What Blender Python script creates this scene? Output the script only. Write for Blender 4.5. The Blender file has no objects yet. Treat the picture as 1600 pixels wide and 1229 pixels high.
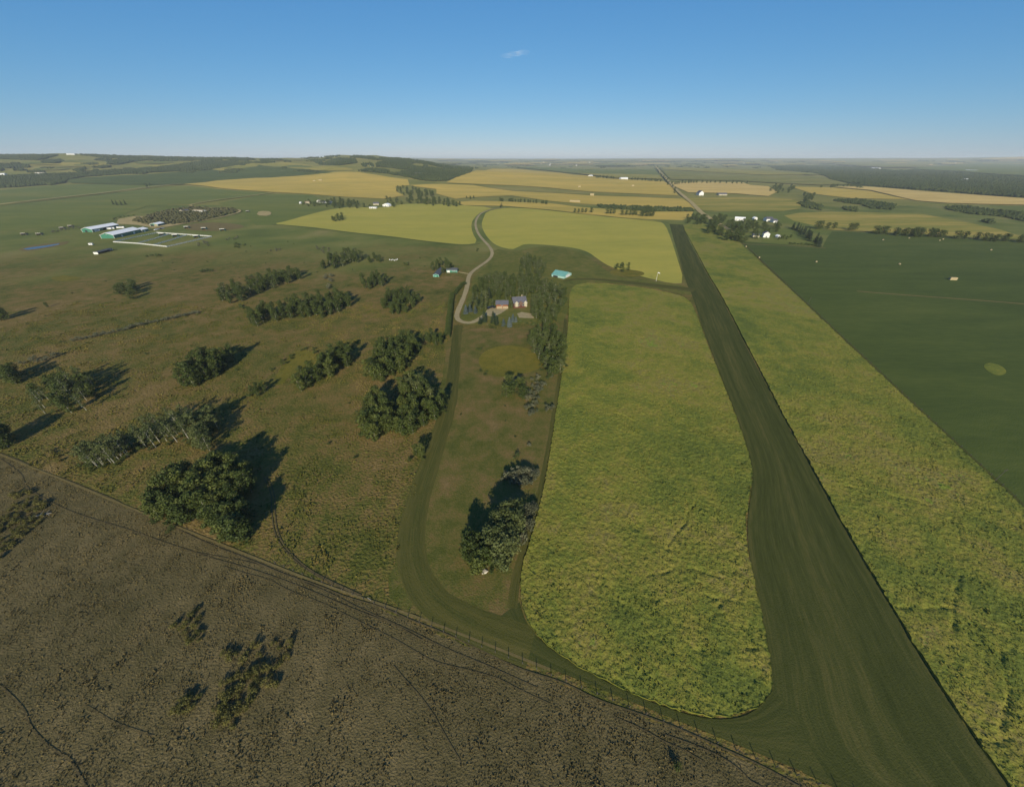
import bpy, math, random
import numpy as np
from mathutils import Vector
from mathutils.geometry import delaunay_2d_cdt
rnd = random.Random(7); RS = np.random.RandomState(11)
S = bpy.context.scene; COL = S.collection

# ---------------------------------------------------------------- camera
H = 115.0; F = 550.0; CX = 800.0; CY = 614.5; YH = 247.0
P = math.atan((CY - YH) / F); cP, sP = math.cos(P), math.sin(P)
cam = bpy.data.cameras.new('camera'); co = bpy.data.objects.new('camera', cam); COL.objects.link(co)
co.location = (0, 0, H); co.rotation_euler = (math.pi/2 - P, 0, 0)
cam.sensor_width = 36; cam.lens = F/1600*36; cam.clip_start = .5; cam.clip_end = 120000
S.camera = co

# ---------------------------------------------------------------- terrain
_L = RS.rand(256, 256)
def vnoise(x, y):
    x = np.asarray(x, float); y = np.asarray(y, float)
    xi = np.floor(x).astype(int); yi = np.floor(y).astype(int)
    fx = x-xi; fy = y-yi; fx = fx*fx*(3-2*fx); fy = fy*fy*(3-2*fy)
    g = lambda a, b: _L[a % 256, b % 256]
    return (g(xi, yi)*(1-fx)+g(xi+1, yi)*fx)*(1-fy)+(g(xi, yi+1)*(1-fx)+g(xi+1, yi+1)*fx)*fy
def fbm(x, y, o=4):
    s = 0; a = .5; t = 0
    for i in range(o):
        s = s+a*vnoise(x*2**i+17*i, y*2**i+31*i); t += a; a *= .5
    return s/t
def sstep(a, b, x):
    t = np.clip((x-a)/(b-a), 0, 1); return t*t*(3-2*t)
_pu = lambda l: (np.array(l, float)-800)/661.0
C1x = _pu([-200, 0, 40, 110, 200, 300, 400, 480, 500, 530, 560, 600, 640, 660, 690, 740, 790, 900])
C1y = [140, 132, 128, 141, 121, 113, 106, 103, 112, 132, 127, 116, 110, 92, 62, 34, 14, 0]
C2x = _pu([500, 700, 800, 900, 1000, 1200, 1400, 1500, 1600, 1800]); C2y = [60, 58, 66, 78, 92, 98, 104, 118, 138, 150]
def hgt(X, Y):
    X = np.asarray(X, float); Y = np.asarray(Y, float)
    u = X/np.maximum(Y, 200)
    w = (fbm(X/900+9, Y/900+5, 3)-.5)
    S1 = sstep(1500, 3700, Y+w*900)*(1-.5*sstep(4200, 7000, Y))
    c1 = np.interp(u, C1x, C1y)
    h = c1*S1 + S1*(c1/140)*(fbm(X/300, Y/520, 4)-.5)*62
    S2 = sstep(7000, 15000, Y)
    h = h + np.interp(u, C2x, C2y)*S2 + S2*(fbm(X/2200+3, Y/1500, 3)-.5)*40
    h = h + 30*np.exp(-((X+20)/700)**2-((Y-2500)/520)**2)
    h = h + 8*(fbm(X/420, Y/420+40, 2)-.5)*sstep(1000, 1800, Y)
    return h
_TU = np.linspace(-1.9, 1.9, 761); _TY = np.concatenate([np.linspace(10, 1500, 200), np.geomspace(1510, 60000, 800)])
_TH = np.array([hgt(u*_TY, _TY) for u in _TU])           # heights along lines fanning out from the origin
def at(px, py, z=0.0):
    """point of the terrain (raised by z) seen in the photograph at px, py"""
    a = (px-CX)/F; b = (py-CY)/F
    dx, dy, dz = a, cP-b*sP, -(sP+b*cP)
    if dz < -0.12:
        t = (H-z)/-dz; return (dx*t, dy*t)
    u = dx/dy; q = min(max((u+1.9)/3.8*760, 0), 759.99); i = int(q); f = q-i
    Z = H+dz/dy*_TY-(_TH[i]*(1-f)+_TH[i+1]*f)-z; k = np.argmax(Z < 0)
    if Z[k] >= 0: return (u*30000, 30000.)
    if k == 0: return (u*_TY[0], _TY[0])
    f = Z[k-1]/(Z[k-1]-Z[k]); y = float(_TY[k-1]+(_TY[k]-_TY[k-1])*f)
    return (u*y, y)
def pts(l, z=0.0): return [at(p[0], p[1], z) for p in l]

# ---------------------------------------------------------------- materials
def newmat(name):
    m = bpy.data.materials.new(name); m.use_nodes = True
    nt = m.node_tree; b = nt.nodes['Principled BSDF']
    b.inputs['Specular IOR Level'].default_value = .15
    return m, nt, b
def plain(name, col, rough=.6, spec=.3, metal=0, var=.12, scale=2.0):
    m, nt, b = newmat(name); b.inputs['Roughness'].default_value = rough
    b.inputs['Specular IOR Level'].default_value = spec; b.inputs['Metallic'].default_value = metal
    n = nt.nodes.new('ShaderNodeTexNoise'); n.inputs['Scale'].default_value = scale; n.inputs['Detail'].default_value = 4
    tc = nt.nodes.new('ShaderNodeTexCoord'); nt.links.new(tc.outputs['Object'], n.inputs['Vector'])
    r = nt.nodes.new('ShaderNodeValToRGB'); r.color_ramp.elements[0].position = .3; r.color_ramp.elements[1].position = .7
    r.color_ramp.elements[0].color = [c*(1-var) for c in col]+[1]; r.color_ramp.elements[1].color = [min(1, c*(1+var)) for c in col]+[1]
    nt.links.new(n.outputs['Fac'], r.inputs['Fac']); nt.links.new(r.outputs['Color'], b.inputs['Base Color'])
    return m
def ramp_node(nt, cols):
    r = nt.nodes.new('ShaderNodeValToRGB'); e = r.color_ramp.elements
    while len(e) < len(cols): e.new(.5)
    for k, (p, c) in enumerate(cols): e[k].position = p; e[k].color = list(c)+[1]
    return r
def groundmat(name, cols, scales=(.012, .06, .7), wts=(.5, .3, .2), stretch=(1, 1, 0), bump=.35, bscale=1.5, uv=False, det=6, contrast=1.0):
    m, nt, b = newmat(name); b.inputs['Roughness'].default_value = .95; b.inputs['Specular IOR Level'].default_value = .04
    L = nt.links.new
    if uv:
        g = nt.nodes.new('ShaderNodeTexCoord'); src = g.outputs['UV']
    else:
        g = nt.nodes.new('ShaderNodeNewGeometry'); src = g.outputs['Position']
    mp = nt.nodes.new('ShaderNodeMapping'); L(src, mp.inputs['Vector'])
    mp.inputs['Rotation'].default_value = (0, 0, math.radians(stretch[2])); mp.inputs['Scale'].default_value = (stretch[0], stretch[1], 1)
    acc = None
    for s, w in zip(scales, wts):
        n = nt.nodes.new('ShaderNodeTexNoise'); n.inputs['Scale'].default_value = s; n.inputs['Detail'].default_value = det
        n.inputs['Roughness'].default_value = .6
        L(mp.outputs['Vector'], n.inputs['Vector'])
        mu = nt.nodes.new('ShaderNodeMath'); mu.operation = 'MULTIPLY_ADD'; mu.inputs[1].default_value = w
        L(n.outputs['Fac'], mu.inputs[0])
        if acc is None: mu.inputs[2].default_value = 0
        else: L(acc, mu.inputs[2])
        acc = mu.outputs[0]
    mr = nt.nodes.new('ShaderNodeMapRange'); mr.inputs['From Min'].default_value = .5-.16/contrast; mr.inputs['From Max'].default_value = .5+.16/contrast
    L(acc, mr.inputs['Value'])
    cols = [(p_, (min(1, c_[0]*1.06), c_[1]*.98, c_[2]*.66)) for p_, c_ in cols]
    r = ramp_node(nt, cols); L(mr.outputs['Result'], r.inputs['Fac']); L(r.outputs['Color'], b.inputs['Base Color'])
    if bump:
        g2 = nt.nodes.new('ShaderNodeNewGeometry')
        n = nt.nodes.new('ShaderNodeTexNoise'); n.inputs['Scale'].default_value = bscale; n.inputs['Detail'].default_value = 5
        L(g2.outputs['Position'], n.inputs['Vector'])
        bu = nt.nodes.new('ShaderNodeBump'); bu.inputs['Strength'].default_value = .9; bu.inputs['Distance'].default_value = bump
        L(n.outputs['Fac'], bu.inputs['Height']); L(bu.outputs['Normal'], b.inputs['Normal'])
    return m
def leafmat(name, c0, c1, c2, rough=.6):
    m, nt, b = newmat(name); L = nt.links.new
    b.inputs['Roughness'].default_value = rough; b.inputs['Specular IOR Level'].default_value = .2
    g = nt.nodes.new('ShaderNodeNewGeometry'); oi = nt.nodes.new('ShaderNodeObjectInfo')
    n = nt.nodes.new('ShaderNodeTexNoise'); n.inputs['Scale'].default_value = .35; n.inputs['Detail'].default_value = 5
    L(g.outputs['Position'], n.inputs['Vector'])
    a = nt.nodes.new('ShaderNodeMath'); a.operation = 'MULTIPLY_ADD'; a.inputs[1].default_value = .45
    L(oi.outputs['Random'], a.inputs[0]); L(n.outputs['Fac'], a.inputs[2])
    mr = nt.nodes.new('ShaderNodeMapRange'); mr.inputs['From Min'].default_value = .38; mr.inputs['From Max'].default_value = 1.02
    L(a.outputs[0], mr.inputs['Value'])
    r = ramp_node(nt, [(0, c0), (.5, c1), (1, c2)]); L(mr.outputs['Result'], r.inputs['Fac']); L(r.outputs['Color'], b.inputs['Base Color'])
    tr = nt.nodes.new('ShaderNodeBsdfTranslucent'); L(r.outputs['Color'], tr.inputs['Color'])
    mx = nt.nodes.new('ShaderNodeMixShader'); mx.inputs[0].default_value = .22
    L(b.outputs[0], mx.inputs[1]); L(tr.outputs[0], mx.inputs[2])
    out = [x for x in nt.nodes if x.type == 'OUTPUT_MATERIAL'][0]; L(mx.outputs[0], out.inputs['Surface'])
    return m

# ---------------------------------------------------------------- object helpers
def tag(o, label=None, cat=None, group=None, kind=None):
    if label: o['label'] = label
    if cat: o['category'] = cat
    if group: o['group'] = group
    if kind: o['kind'] = kind
    return o
def link(name, me, mat=None, parent=None):
    o = bpy.data.objects.new(name, me); COL.objects.link(o)
    if mat is not None and not me.materials: me.materials.append(mat)
    if parent: o.parent = parent
    return o
def empty(name, loc, rz=0):
    o = bpy.data.objects.new(name, None); COL.objects.link(o); o.location = loc; o.rotation_euler = (0, 0, rz)
    o.empty_display_size = .5
    return o
def npmesh(name, V, Fc, k):
    """V (n,3), Fc (m,k) index array -> mesh"""
    me = bpy.data.meshes.new(name); V = np.asarray(V, np.float32); Fc = np.asarray(Fc, np.int32)
    me.vertices.add(len(V)); me.vertices.foreach_set('co', V.ravel())
    me.loops.add(Fc.size); me.loops.foreach_set('vertex_index', Fc.ravel())
    me.polygons.add(len(Fc)); me.polygons.foreach_set('loop_start', np.arange(0, Fc.size, k, dtype=np.int32))
    me.update(calc_edges=True)
    return me
class MB:
    def __init__(s): s.v = []; s.f = []
    def add(s, vs, fs):
        n = len(s.v); s.v += [tuple(v) for v in vs]; s.f += [tuple(i+n for i in f) for f in fs]; return s
    def box(s, x0, x1, y0, y1, z0, z1):
        return s.add([(x0, y0, z0), (x1, y0, z0), (x1, y1, z0), (x0, y1, z0), (x0, y0, z1), (x1, y0, z1), (x1, y1, z1), (x0, y1, z1)],
                     [(0, 3, 2, 1), (4, 5, 6, 7), (0, 1, 5, 4), (1, 2, 6, 5), (2, 3, 7, 6), (3, 0, 4, 7)])
    def slab(s, quad, t):
        """quad of 3-d points thickened by t along its normal"""
        a, b, c, d = [Vector(q) for q in quad]; n = (b-a).cross(d-a).normalized()*t
        q = [a, b, c, d, a+n, b+n, c+n, d+n]
        return s.add(q, [(0, 3, 2, 1), (4, 5, 6, 7), (0, 1, 5, 4), (1, 2, 6, 5), (2, 3, 7, 6), (3, 0, 4, 7)])
    def prism(s, prof, y0, y1):
        """profile in x,z extruded along y"""
        n = len(prof); vs = [(x, y0, z) for x, z in prof]+[(x, y1, z) for x, z in prof]
        return s.add(vs, [tuple(range(n)), tuple(range(2*n-1, n-1, -1))]+[(i, i+n, (i+1) % n+n, (i+1) % n) for i in range(n)])
    def tube(s, path, rads, k=6):
        n0 = len(s.v); R = []
        for i, p in enumerate(path):
            p = Vector(p); q = Vector(path[min(i+1, len(path)-1)])-Vector(path[max(i-1, 0)]); q.normalize()
            a = q.orthogonal().normalized(); b = q.cross(a)
            for j in range(k):
                t = 2*math.pi*j/k; R.append(tuple(p+(a*math.cos(t)+b*math.sin(t))*rads[i]))
        s.v += R; m = len(path)
        for i in range(m-1):
            for j in range(k):
                s.f.append((n0+i*k+j, n0+i*k+(j+1) % k, n0+(i+1)*k+(j+1) % k, n0+(i+1)*k+j))
        s.f.append(tuple(n0+j for j in range(k))[::-1]); s.f.append(tuple(n0+(m-1)*k+j for j in range(k)))
        return s
    def build(s, name, mat, parent=None):
        me = bpy.data.meshes.new(name); me.from_pydata(s.v, [], s.f); me.update()
        return link(name, me, mat, parent)

# ---------------------------------------------------------------- draped sheets, ribbons
def inside(x, y, poly):
    x = np.asarray(x); y = np.asarray(y); c = np.zeros(x.shape, bool); n = len(poly)
    for i in range(n):
        x0, y0 = poly[i]; x1, y1 = poly[(i+1) % n]
        k = ((y0 > y) != (y1 > y)) & (x < (x1-x0)*(y-y0)/((y1-y0) if y1 != y0 else 1e-9)+x0)
        c ^= k
    return c
def dens(poly, closed=True, step=None, jit=0.0):
    out = []; n = len(poly)
    for i in range(n if closed else n-1):
        a = poly[i]; b = poly[(i+1) % n]; L = math.dist(a, b); r = math.hypot(*a)
        st = step or max(3.0, r*.03); k = max(1, int(L/st))
        for j in range(k):
            t = j/k; out.append((a[0]+(b[0]-a[0])*t+(rnd.uniform(-jit, jit) if j else 0), a[1]+(b[1]-a[1])*t+(rnd.uniform(-jit, jit) if j else 0)))
    if not closed: out.append(poly[-1])
    return out
def smooth(poly, it=2, closed=True):
    for _ in range(it):
        out = []; n = len(poly)
        if not closed: out.append(poly[0])
        for i in range(n if closed else n-1):
            a = poly[i]; b = poly[(i+1) % n]
            out.append((a[0]*.75+b[0]*.25, a[1]*.75+b[1]*.25)); out.append((a[0]*.25+b[0]*.75, a[1]*.25+b[1]*.75))
        if not closed: out.append(poly[-1])
        poly = out
    return poly
def cdt(poly, inner):
    cx, cy = poly[0]; n = len(poly)
    vs = [Vector((x-cx, y-cy)) for x, y in poly]+[Vector((x-cx, y-cy)) for x, y in inner]
    r = delaunay_2d_cdt(vs, [], [list(range(n))], 1, 1e-4)
    V = np.array([(v.x+cx, v.y+cy) for v in r[0]]); T = np.array(r[2], np.int32)
    a, b, c = V[T[:, 0]], V[T[:, 1]], V[T[:, 2]]
    ar = (b[:, 0]-a[:, 0])*(c[:, 1]-a[:, 1])-(b[:, 1]-a[:, 1])*(c[:, 0]-a[:, 0])
    T[ar < 0] = T[ar < 0][:, ::-1]
    return V, T
def gridpts(poly, fine=None, growth=.03, jit=.3):
    """inner points, spacing grows with the distance from the origin"""
    P_ = np.array(poly); x0, y0 = P_.min(0); x1, y1 = P_.max(0); out = []
    y = y0
    while y < y1:
        st = max(fine or 4.0, growth*math.hypot(max(y, 0), 60)) if fine is None else max(fine, growth*abs(y))
        xs = np.arange(x0, x1, st); xs = xs+RS.uniform(-jit, jit, len(xs))*st; ys = y+RS.uniform(-jit, jit, len(xs))*st
        k = inside(xs, ys, poly); out += list(zip(xs[k], ys[k])); y += st
    return out
_li = [0]
def lift(X, Y, layer):
    _li[0] += 1
    r = np.hypot(X, Y); return layer*(.006+np.maximum(r-900, 0)*.0009)+_li[0]*.0008*np.maximum(1, r/900)
def sheet(name, pxpoly, mat, layer=1, world=False, sm=0, jit=0, kind='structure', thick=None):
    poly = pxpoly if world else pts(pxpoly)
    if sm: poly = smooth(poly, sm)
    poly = dens(poly, jit=jit); r = math.hypot(*np.mean(poly, 0))
    inner = gridpts(poly) if r > 900 else []
    V, T = cdt(poly, inner); Z = hgt(V[:, 0], V[:, 1])+lift(V[:, 0], V[:, 1], layer)
    me = npmesh(name, np.column_stack([V, Z]), T, 3)
    o = link(name, me, mat); return tag(o, kind=kind)
def ribbon(name, line, width, mat, layer=2, world=False, sm=2, kind='structure', step=None):
    l = line if world else pts(line)
    l = smooth(l, sm, False) if sm else l
    l = dens(l, False, step or max(2, math.hypot(*l[0])*.01)); n = len(l); V = []; UV = []; s = 0
    for i, p in enumerate(l):
        a = l[max(i-1, 0)]; b = l[min(i+1, n-1)]; d = Vector((b[0]-a[0], b[1]-a[1])).normalized(); nx, ny = d.y, -d.x
        w = width(i/(n-1)) if callable(width) else width
        w *= 1+.16*(float(vnoise(p[0]/6, p[1]/6))-.5)
        if i: s += math.dist(l[i-1], p)
        for t in (-.5, -.25, 0, .25, .5):
            V.append((p[0]+nx*w*t, p[1]+ny*w*t)); UV.append((t*w, s))
    V = np.array(V); Z = hgt(V[:, 0], V[:, 1])+lift(V[:, 0], V[:, 1], layer)
    Fc = [(i*5+j, i*5+j+1, i*5+j+6, i*5+j+5) for i in range(n-1) for j in range(4)]
    me = npmesh(name, np.column_stack([V, Z]), Fc, 4); setuv(me, np.array(UV))
    return tag(link(name, me, mat), kind=kind)
def setuv(me, uv):
    l = me.uv_layers.new(name='UVMap'); vi = np.empty(len(me.loops), np.int32); me.loops.foreach_get('vertex_index', vi)
    l.data.foreach_set('uv', uv[vi].astype(np.float32).ravel())
def resample(l, n):
    l = np.array(l); d = np.r_[0, np.cumsum(np.hypot(*np.diff(l, axis=0).T))]; t = np.linspace(0, d[-1], n)
    return np.column_stack([np.interp(t, d, l[:, 0]), np.interp(t, d, l[:, 1])]), d[-1]
def loft(name, A, B, mat, layer, n=160, m=14):
    """strip between two edge lines; u across, v along"""
    a, la = resample(smooth(pts(A), 2, False), n); b, lb = resample(smooth(pts(B), 2, False), n)
    V = []; UV = []
    for i in range(n):
        w = np.hypot(*(b[i]-a[i]))
        for j in range(m):
            t = j/(m-1); V.append(a[i]*(1-t)+b[i]*t); UV.append((t*32, i/(n-1)*(la+lb)/2))
    V = np.array(V); Z = hgt(V[:, 0], V[:, 1])+lift(V[:, 0], V[:, 1], layer)
    Fc = [(i*m+j, i*m+j+1, (i+1)*m+j+1, (i+1)*m+j) for i in range(n-1) for j in range(m-1)]
    me = npmesh(name, np.column_stack([V, Z]), Fc, 4); setuv(me, np.array(UV)); me.flip_normals()
    return tag(link(name, me, mat), kind='structure')
# ---------------------------------------------------------------- sky, sun, air
EL = math.radians(24); AZ = math.radians(180)          # the sun stands behind the camera
w = bpy.data.worlds.new('World'); S.world = w; w.use_nodes = True; nt = w.node_tree
sky = nt.nodes.new('ShaderNodeTexSky'); sky.sky_type = 'NISHITA'; sky.sun_disc = False
sky.sun_elevation = EL; sky.sun_rotation = math.radians(180); sky.altitude = 300; sky.air_density = 1.0; sky.dust_density = 0; sky.ozone_density = 3.5
sp_ = nt.nodes.new('ShaderNodeSeparateColor'); cb_ = nt.nodes.new('ShaderNodeCombineColor'); nt.links.new(sky.outputs['Color'], sp_.inputs[0])
def mth(op, a, v):
    n = nt.nodes.new('ShaderNodeMath'); n.operation = op; nt.links.new(a, n.inputs[0]); n.inputs[1].default_value = v; return n.outputs[0]
for i_, (g_, s_) in enumerate(((1.07, .54), (.72, .62), (.50, .777))):     # deep clear blue down to a pale blue horizon
    nt.links.new(mth('MULTIPLY', mth('POWER', mth('MULTIPLY', sp_.outputs[i_], .0923), g_), s_/.0923), cb_.inputs[i_])
nt.links.new(cb_.outputs[0], nt.nodes['Background'].inputs['Color']); nt.nodes['Background'].inputs['Strength'].default_value = .075
sl = bpy.data.lights.new('sun', 'SUN'); sl.energy = 5.0; sl.angle = math.radians(.53); sl.color = (1, .90, .70)
so = bpy.data.objects.new('sun', sl); COL.objects.link(so); so.location = (0, -200, 200)
so.rotation_euler = Vector((.012, math.cos(EL), -math.sin(EL))).to_track_quat('-Z', 'Y').to_euler()
S.view_settings.view_transform = 'Standard'; S.view_settings.look = 'None'; S.view_settings.exposure = .3; S.view_settings.gamma = 1
S.cycles.max_bounces = 5; S.cycles.diffuse_bounces = 2; S.cycles.transmission_bounces = 2; S.cycles.transparent_max_bounces = 24; S.cycles.volume_bounces = 0

# ---------------------------------------------------------------- ground
M = {}
M['pasture'] = groundmat('pasture', [(0, (.046, .058, .020)), (.28, (.080, .092, .028)), (.45, (.112, .108, .040)), (.62, (.148, .115, .054)), (.8, (.17, .13, .07)), (1, (.22, .17, .10))],
                         (.02, .11, .8), (.34, .34, .32), bump=.8, bscale=1.0, contrast=1.25)
M['dry_pasture'] = groundmat('dry_pasture', [(0, (.060, .057, .032)), (.4, (.092, .083, .052)), (.7, (.125, .108, .070)), (1, (.18, .15, .10))],
                         (.02, .16, 1.1), (.3, .35, .35), bump=.35, bscale=2.2)
M['canola'] = groundmat('ripening_crop', [(0, (.086, .118, .037)), (.3, (.123, .154, .042)), (.5, (.157, .174, .047)), (.7, (.195, .190, .058)), (.85, (.175, .158, .075)), (1, (.152, .212, .047))],
                         (.013, .07, .6), (.42, .33, .25), bump=.35, bscale=1.6, contrast=1.5)
M['crop_far'] = groundmat('level_crop', [(0, (.24, .255, .075)), (.45, (.30, .295, .085)), (.75, (.34, .315, .092)), (1, (.38, .32, .11))],
                         (.010, .05, .4), (.45, .33, .22), stretch=(.5, 1.4, 8), bump=.25, bscale=1.2)
M['golden'] = groundmat('golden_crop', [(0, (.30, .26, .085)), (.5, (.39, .31, .10)), (1, (.48, .36, .12))],
                         (.005, .02, .1), (.45, .33, .22), stretch=(.4, 1.6, 4), bump=.2)
M['green'] = groundmat('green_field', [(0, (.040, .064, .024)), (.5, (.062, .090, .031)), (1, (.092, .116, .042))],
                         (.006, .03, .25), (.4, .35, .25), stretch=(.35, 1.5, 6), bump=.2)
M['greenfar'] = groundmat('green_hay', [(0, (0.082, 0.118, 0.041)), (.5, (0.114, 0.146, 0.048)), (1, (0.180, 0.180, 0.066))],
                         (.004, .02, .1), (.45, .33, .22), stretch=(.4, 1.5, 8), bump=.2)
M['hay'] = groundmat('striped_hay', [(0, (.12, .15, .045)), (.45, (.20, .20, .06)), (.7, (.30, .25, .09)), (1, (.44, .35, .15))],
                         (.006, .03, .12), (.5, .3, .2), stretch=(.25, 2.2, 12), bump=.1)
M['stubble'] = groundmat('stubble', [(0, (0.323, 0.247, 0.114)), (.5, (0.475, 0.370, 0.180)), (1, (0.589, 0.465, 0.247))],
                         (.006, .03, .12), (.45, .33, .22), stretch=(.3, 2.5, 3), bump=.1)
M['plain'] = groundmat('open_ground', [(0, (0.096, 0.121, 0.040)), (.4, (0.152, 0.163, 0.056)), (.7, (0.202, 0.194, 0.078)), (1, (0.279, 0.232, 0.109))],
                         (.003, .015, .1), (.45, .35, .2), stretch=(.6, 1.3, 5), bump=.3, bscale=.5)
M['marsh'] = groundmat('marsh_grass', [(0, (.070, .080, .022)), (.35, (.105, .108, .028)), (.65, (.145, .130, .034)), (1, (.19, .155, .045))], (.03, .2, 1.2), (.4, .3, .3), bump=.3)
M['mown'] = groundmat('mown_grass', [(0, (.036, .048, .018)), (.5, (.054, .066, .026)), (1, (.088, .090, .040))],
                         (.45, 3.0, .10), (.38, .3, .32), stretch=(1, .05, 0), bump=.12, bscale=3, uv=True, contrast=1.5)
M['mown_path'] = groundmat('mown_path', [(0, (.044, .054, .020)), (.5, (.072, .078, .030)), (1, (.108, .102, .044))], (.45, 2.5, .12), (.3, .3, .4), stretch=(1, .05, 0), bump=.15, bscale=3, uv=True, contrast=1.3)
M['lawn'] = groundmat('lawn', [(0, (.055, .072, .022)), (.3, (.080, .092, .031)), (.5, (.110, .105, .042)), (.7, (.140, .110, .058)), (1, (.18, .135, .085))],
                         (.025, .13, 1.0), (.4, .35, .25), bump=.25, bscale=2, contrast=1.3)
M['strip_edge'] = groundmat('verge', [(0, (.040, .052, .020)), (.5, (.06, .072, .026)), (1, (.088, .088, .038))], (.03, .2, 1.5), (.4, .3, .3), bump=.2)
M['dirt'] = groundmat('dirt', [(0, (0.210, 0.180, 0.120)), (.5, (0.315, 0.270, 0.180)), (1, (0.450, 0.375, 0.255))], (.03, .2, 1.5), (.4, .3, .3), bump=.08)
M['gravel'] = groundmat('gravel', [(0, (.20, .18, .15)), (.5, (.28, .25, .20)), (1, (.36, .32, .26))], (.05, .4, 2.5), (.3, .35, .35), bump=.05)
M['trail'] = groundmat('trail_soil', [(0, (.062, .055, .038)), (.5, (.085, .074, .052)), (1, (.13, .11, .08))], (.1, .5, 2.5), (.3, .35, .35), bump=.2)
M['pale_trail'] = groundmat('dry_trail', [(0, (.10, .09, .05)), (.5, (.14, .12, .07)), (1, (.18, .15, .09))], (.1, .5, 2.5), (.3, .35, .35), bump=.1)

def blend_far(m):                                            # the grazed pasture turns greener with distance from the near groves
    nt_ = m.node_tree; L = nt_.links.new; b_ = nt_.nodes['Principled BSDF']; src = b_.inputs['Base Color'].links[0].from_socket
    g_ = nt_.nodes.new('ShaderNodeNewGeometry'); sx_ = nt_.nodes.new('ShaderNodeSeparateXYZ'); L(g_.outputs['Position'], sx_.inputs[0])
    n1 = nt_.nodes.new('ShaderNodeTexNoise'); n1.inputs['Scale'].default_value = .008; n1.inputs['Detail'].default_value = 6; L(g_.outputs['Position'], n1.inputs['Vector'])
    ma = nt_.nodes.new('ShaderNodeMath'); ma.operation = 'MULTIPLY_ADD'; ma.inputs[1].default_value = 520; L(n1.outputs['Fac'], ma.inputs[0]); L(sx_.outputs['Y'], ma.inputs[2])
    mr_ = nt_.nodes.new('ShaderNodeMapRange'); mr_.interpolation_type = 'SMOOTHSTEP'; mr_.inputs['From Min'].default_value = 640; mr_.inputs['From Max'].default_value = 900; L(ma.outputs[0], mr_.inputs['Value'])
    n2 = nt_.nodes.new('ShaderNodeTexNoise'); n2.inputs['Scale'].default_value = .012; n2.inputs['Detail'].default_value = 8; L(g_.outputs['Position'], n2.inputs['Vector'])
    r_ = ramp_node(nt_, [(.3, (.085, .110, .027)), (.48, (.125, .145, .035)), (.6, (.165, .165, .045)), (.75, (.22, .19, .07))]); L(n2.outputs['Fac'], r_.inputs['Fac'])
    mi_ = nt_.nodes.new('ShaderNodeMix'); mi_.data_type = 'RGBA'; L(mr_.outputs[0], mi_.inputs['Factor']); L(src, mi_.inputs[6]); L(r_.outputs[0], mi_.inputs[7]); L(mi_.outputs[2], b_.inputs['Base Color'])
blend_far(M['pasture'])
def ground():
    th = np.radians(np.linspace(-88, 88, 640)); r = [4.0]
    while r[-1] < 60000: r.append(r[-1]+max(2.2, r[-1]*.011))
    r = np.array(r); T, R = np.meshgrid(th, r)
    X = R*np.sin(T); Y = R*np.cos(T)-70; Z = hgt(X, Y)
    V = np.column_stack([X.ravel(), Y.ravel(), Z.ravel()]); n = len(th); m = len(r)
    i, j = np.meshgrid(np.arange(m-1), np.arange(n-1), indexing='ij'); a = (i*n+j).ravel()
    Fc = np.column_stack([a, a+1, a+n+1, a+n])[:, ::-1]
    me = npmesh('ground', V, Fc, 4); o = link('ground', me)
    me.materials.append(M['pasture']); me.materials.append(M['plain'])
    c = Y[:-1, :-1].ravel(); x = X[:-1, :-1].ravel()
    far = c > 1150
    me.polygons.foreach_set('material_index', far.astype(np.int32))
    me.polygons.foreach_set('use_smooth', np.ones(len(Fc), bool))
    tag(o, kind='structure')
ground()

FENCE = lambda x: 705+.4065*x
# dry pasture below the fence line, in the foreground
fl = [at(-60, FENCE(-60)+6), at(0, FENCE(0)+6), at(400, FENCE(400)+6), at(800, FENCE(800)+6), at(1290, FENCE(1290)+6), at(1500, FENCE(1500)+6)]
fl += [(330, -60), (-600, -60), (-600, at(-60, FENCE(-60)+6)[1]+150)]
DRY = fl
sheet('dry_pasture', DRY, M['dry_pasture'], 1, world=True, jit=.5)

# ---- far fields (photo outline -> ground)
sheet('field', [(97,282),(150,278),(225,274),(300,269),(400,258),(475,265),(522,270),(500,273),(400,279),(340,283),(285,289),(225,290),(150,288),(112,287)], M['green'], 2)
sheet('field', [(-60,330),(0,322),(100,311),(200,299),(262,292),(300,292),(340,296),(400,300),(430,302),(400,305),(350,312),(300,319),(230,322),(180,340),(120,352),(0,362),(-60,366)], M['greenfar'], 1)
sheet('field', [(-60,327),(0,319),(100,309),(200,297),(262,290),(180,288),(112,289),(60,292),(0,298),(-60,302)], M['greenfar'], 1)
sheet('field', [(400,306),(440,303),(487,305),(530,322),(470,338),(430,352),(400,352),(380,334),(380,328),(340,318)], M['greenfar'], 1)
sheet('field', [(285,289),(340,283),(400,279),(500,272),(522,270),(562,270),(600,276),(637,281),(640,290),(618,292),(620,300),(632,306),(600,311),(540,308),(487,304),(430,301),(400,299),(340,294)], M['golden'], 2)
sheet('field', [(697,286),(712,278),(737,270),(770,264.5),(800,265),(875,271),(950,280),(1037,284),(1050,292),(1060,306),(990,303),(925,300),(860,294),(800,290),(740,288)], M['golden'], 2)
sheet('field', [(640,290),(690,288),(740,290),(800,299),(860,302),(925,306),(990,308),(1066,311),(1082,320),(1087,327),(1020,325),(950,321),(900,318),(857,314),(800,306),(770,307),(730,309),(712,311),(682,303),(682,296),(650,292)], M['golden'], 2)
sheet('field', [(725,321),(712,316),(740,314),(775,315),(860,318),(900,323),(950,327),(1020,331),(1083,331),(1080,338),(1066,344),(1025,343),(985,341),(925,336),(860,328),(790,322)], M['golden'], 2)
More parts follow.
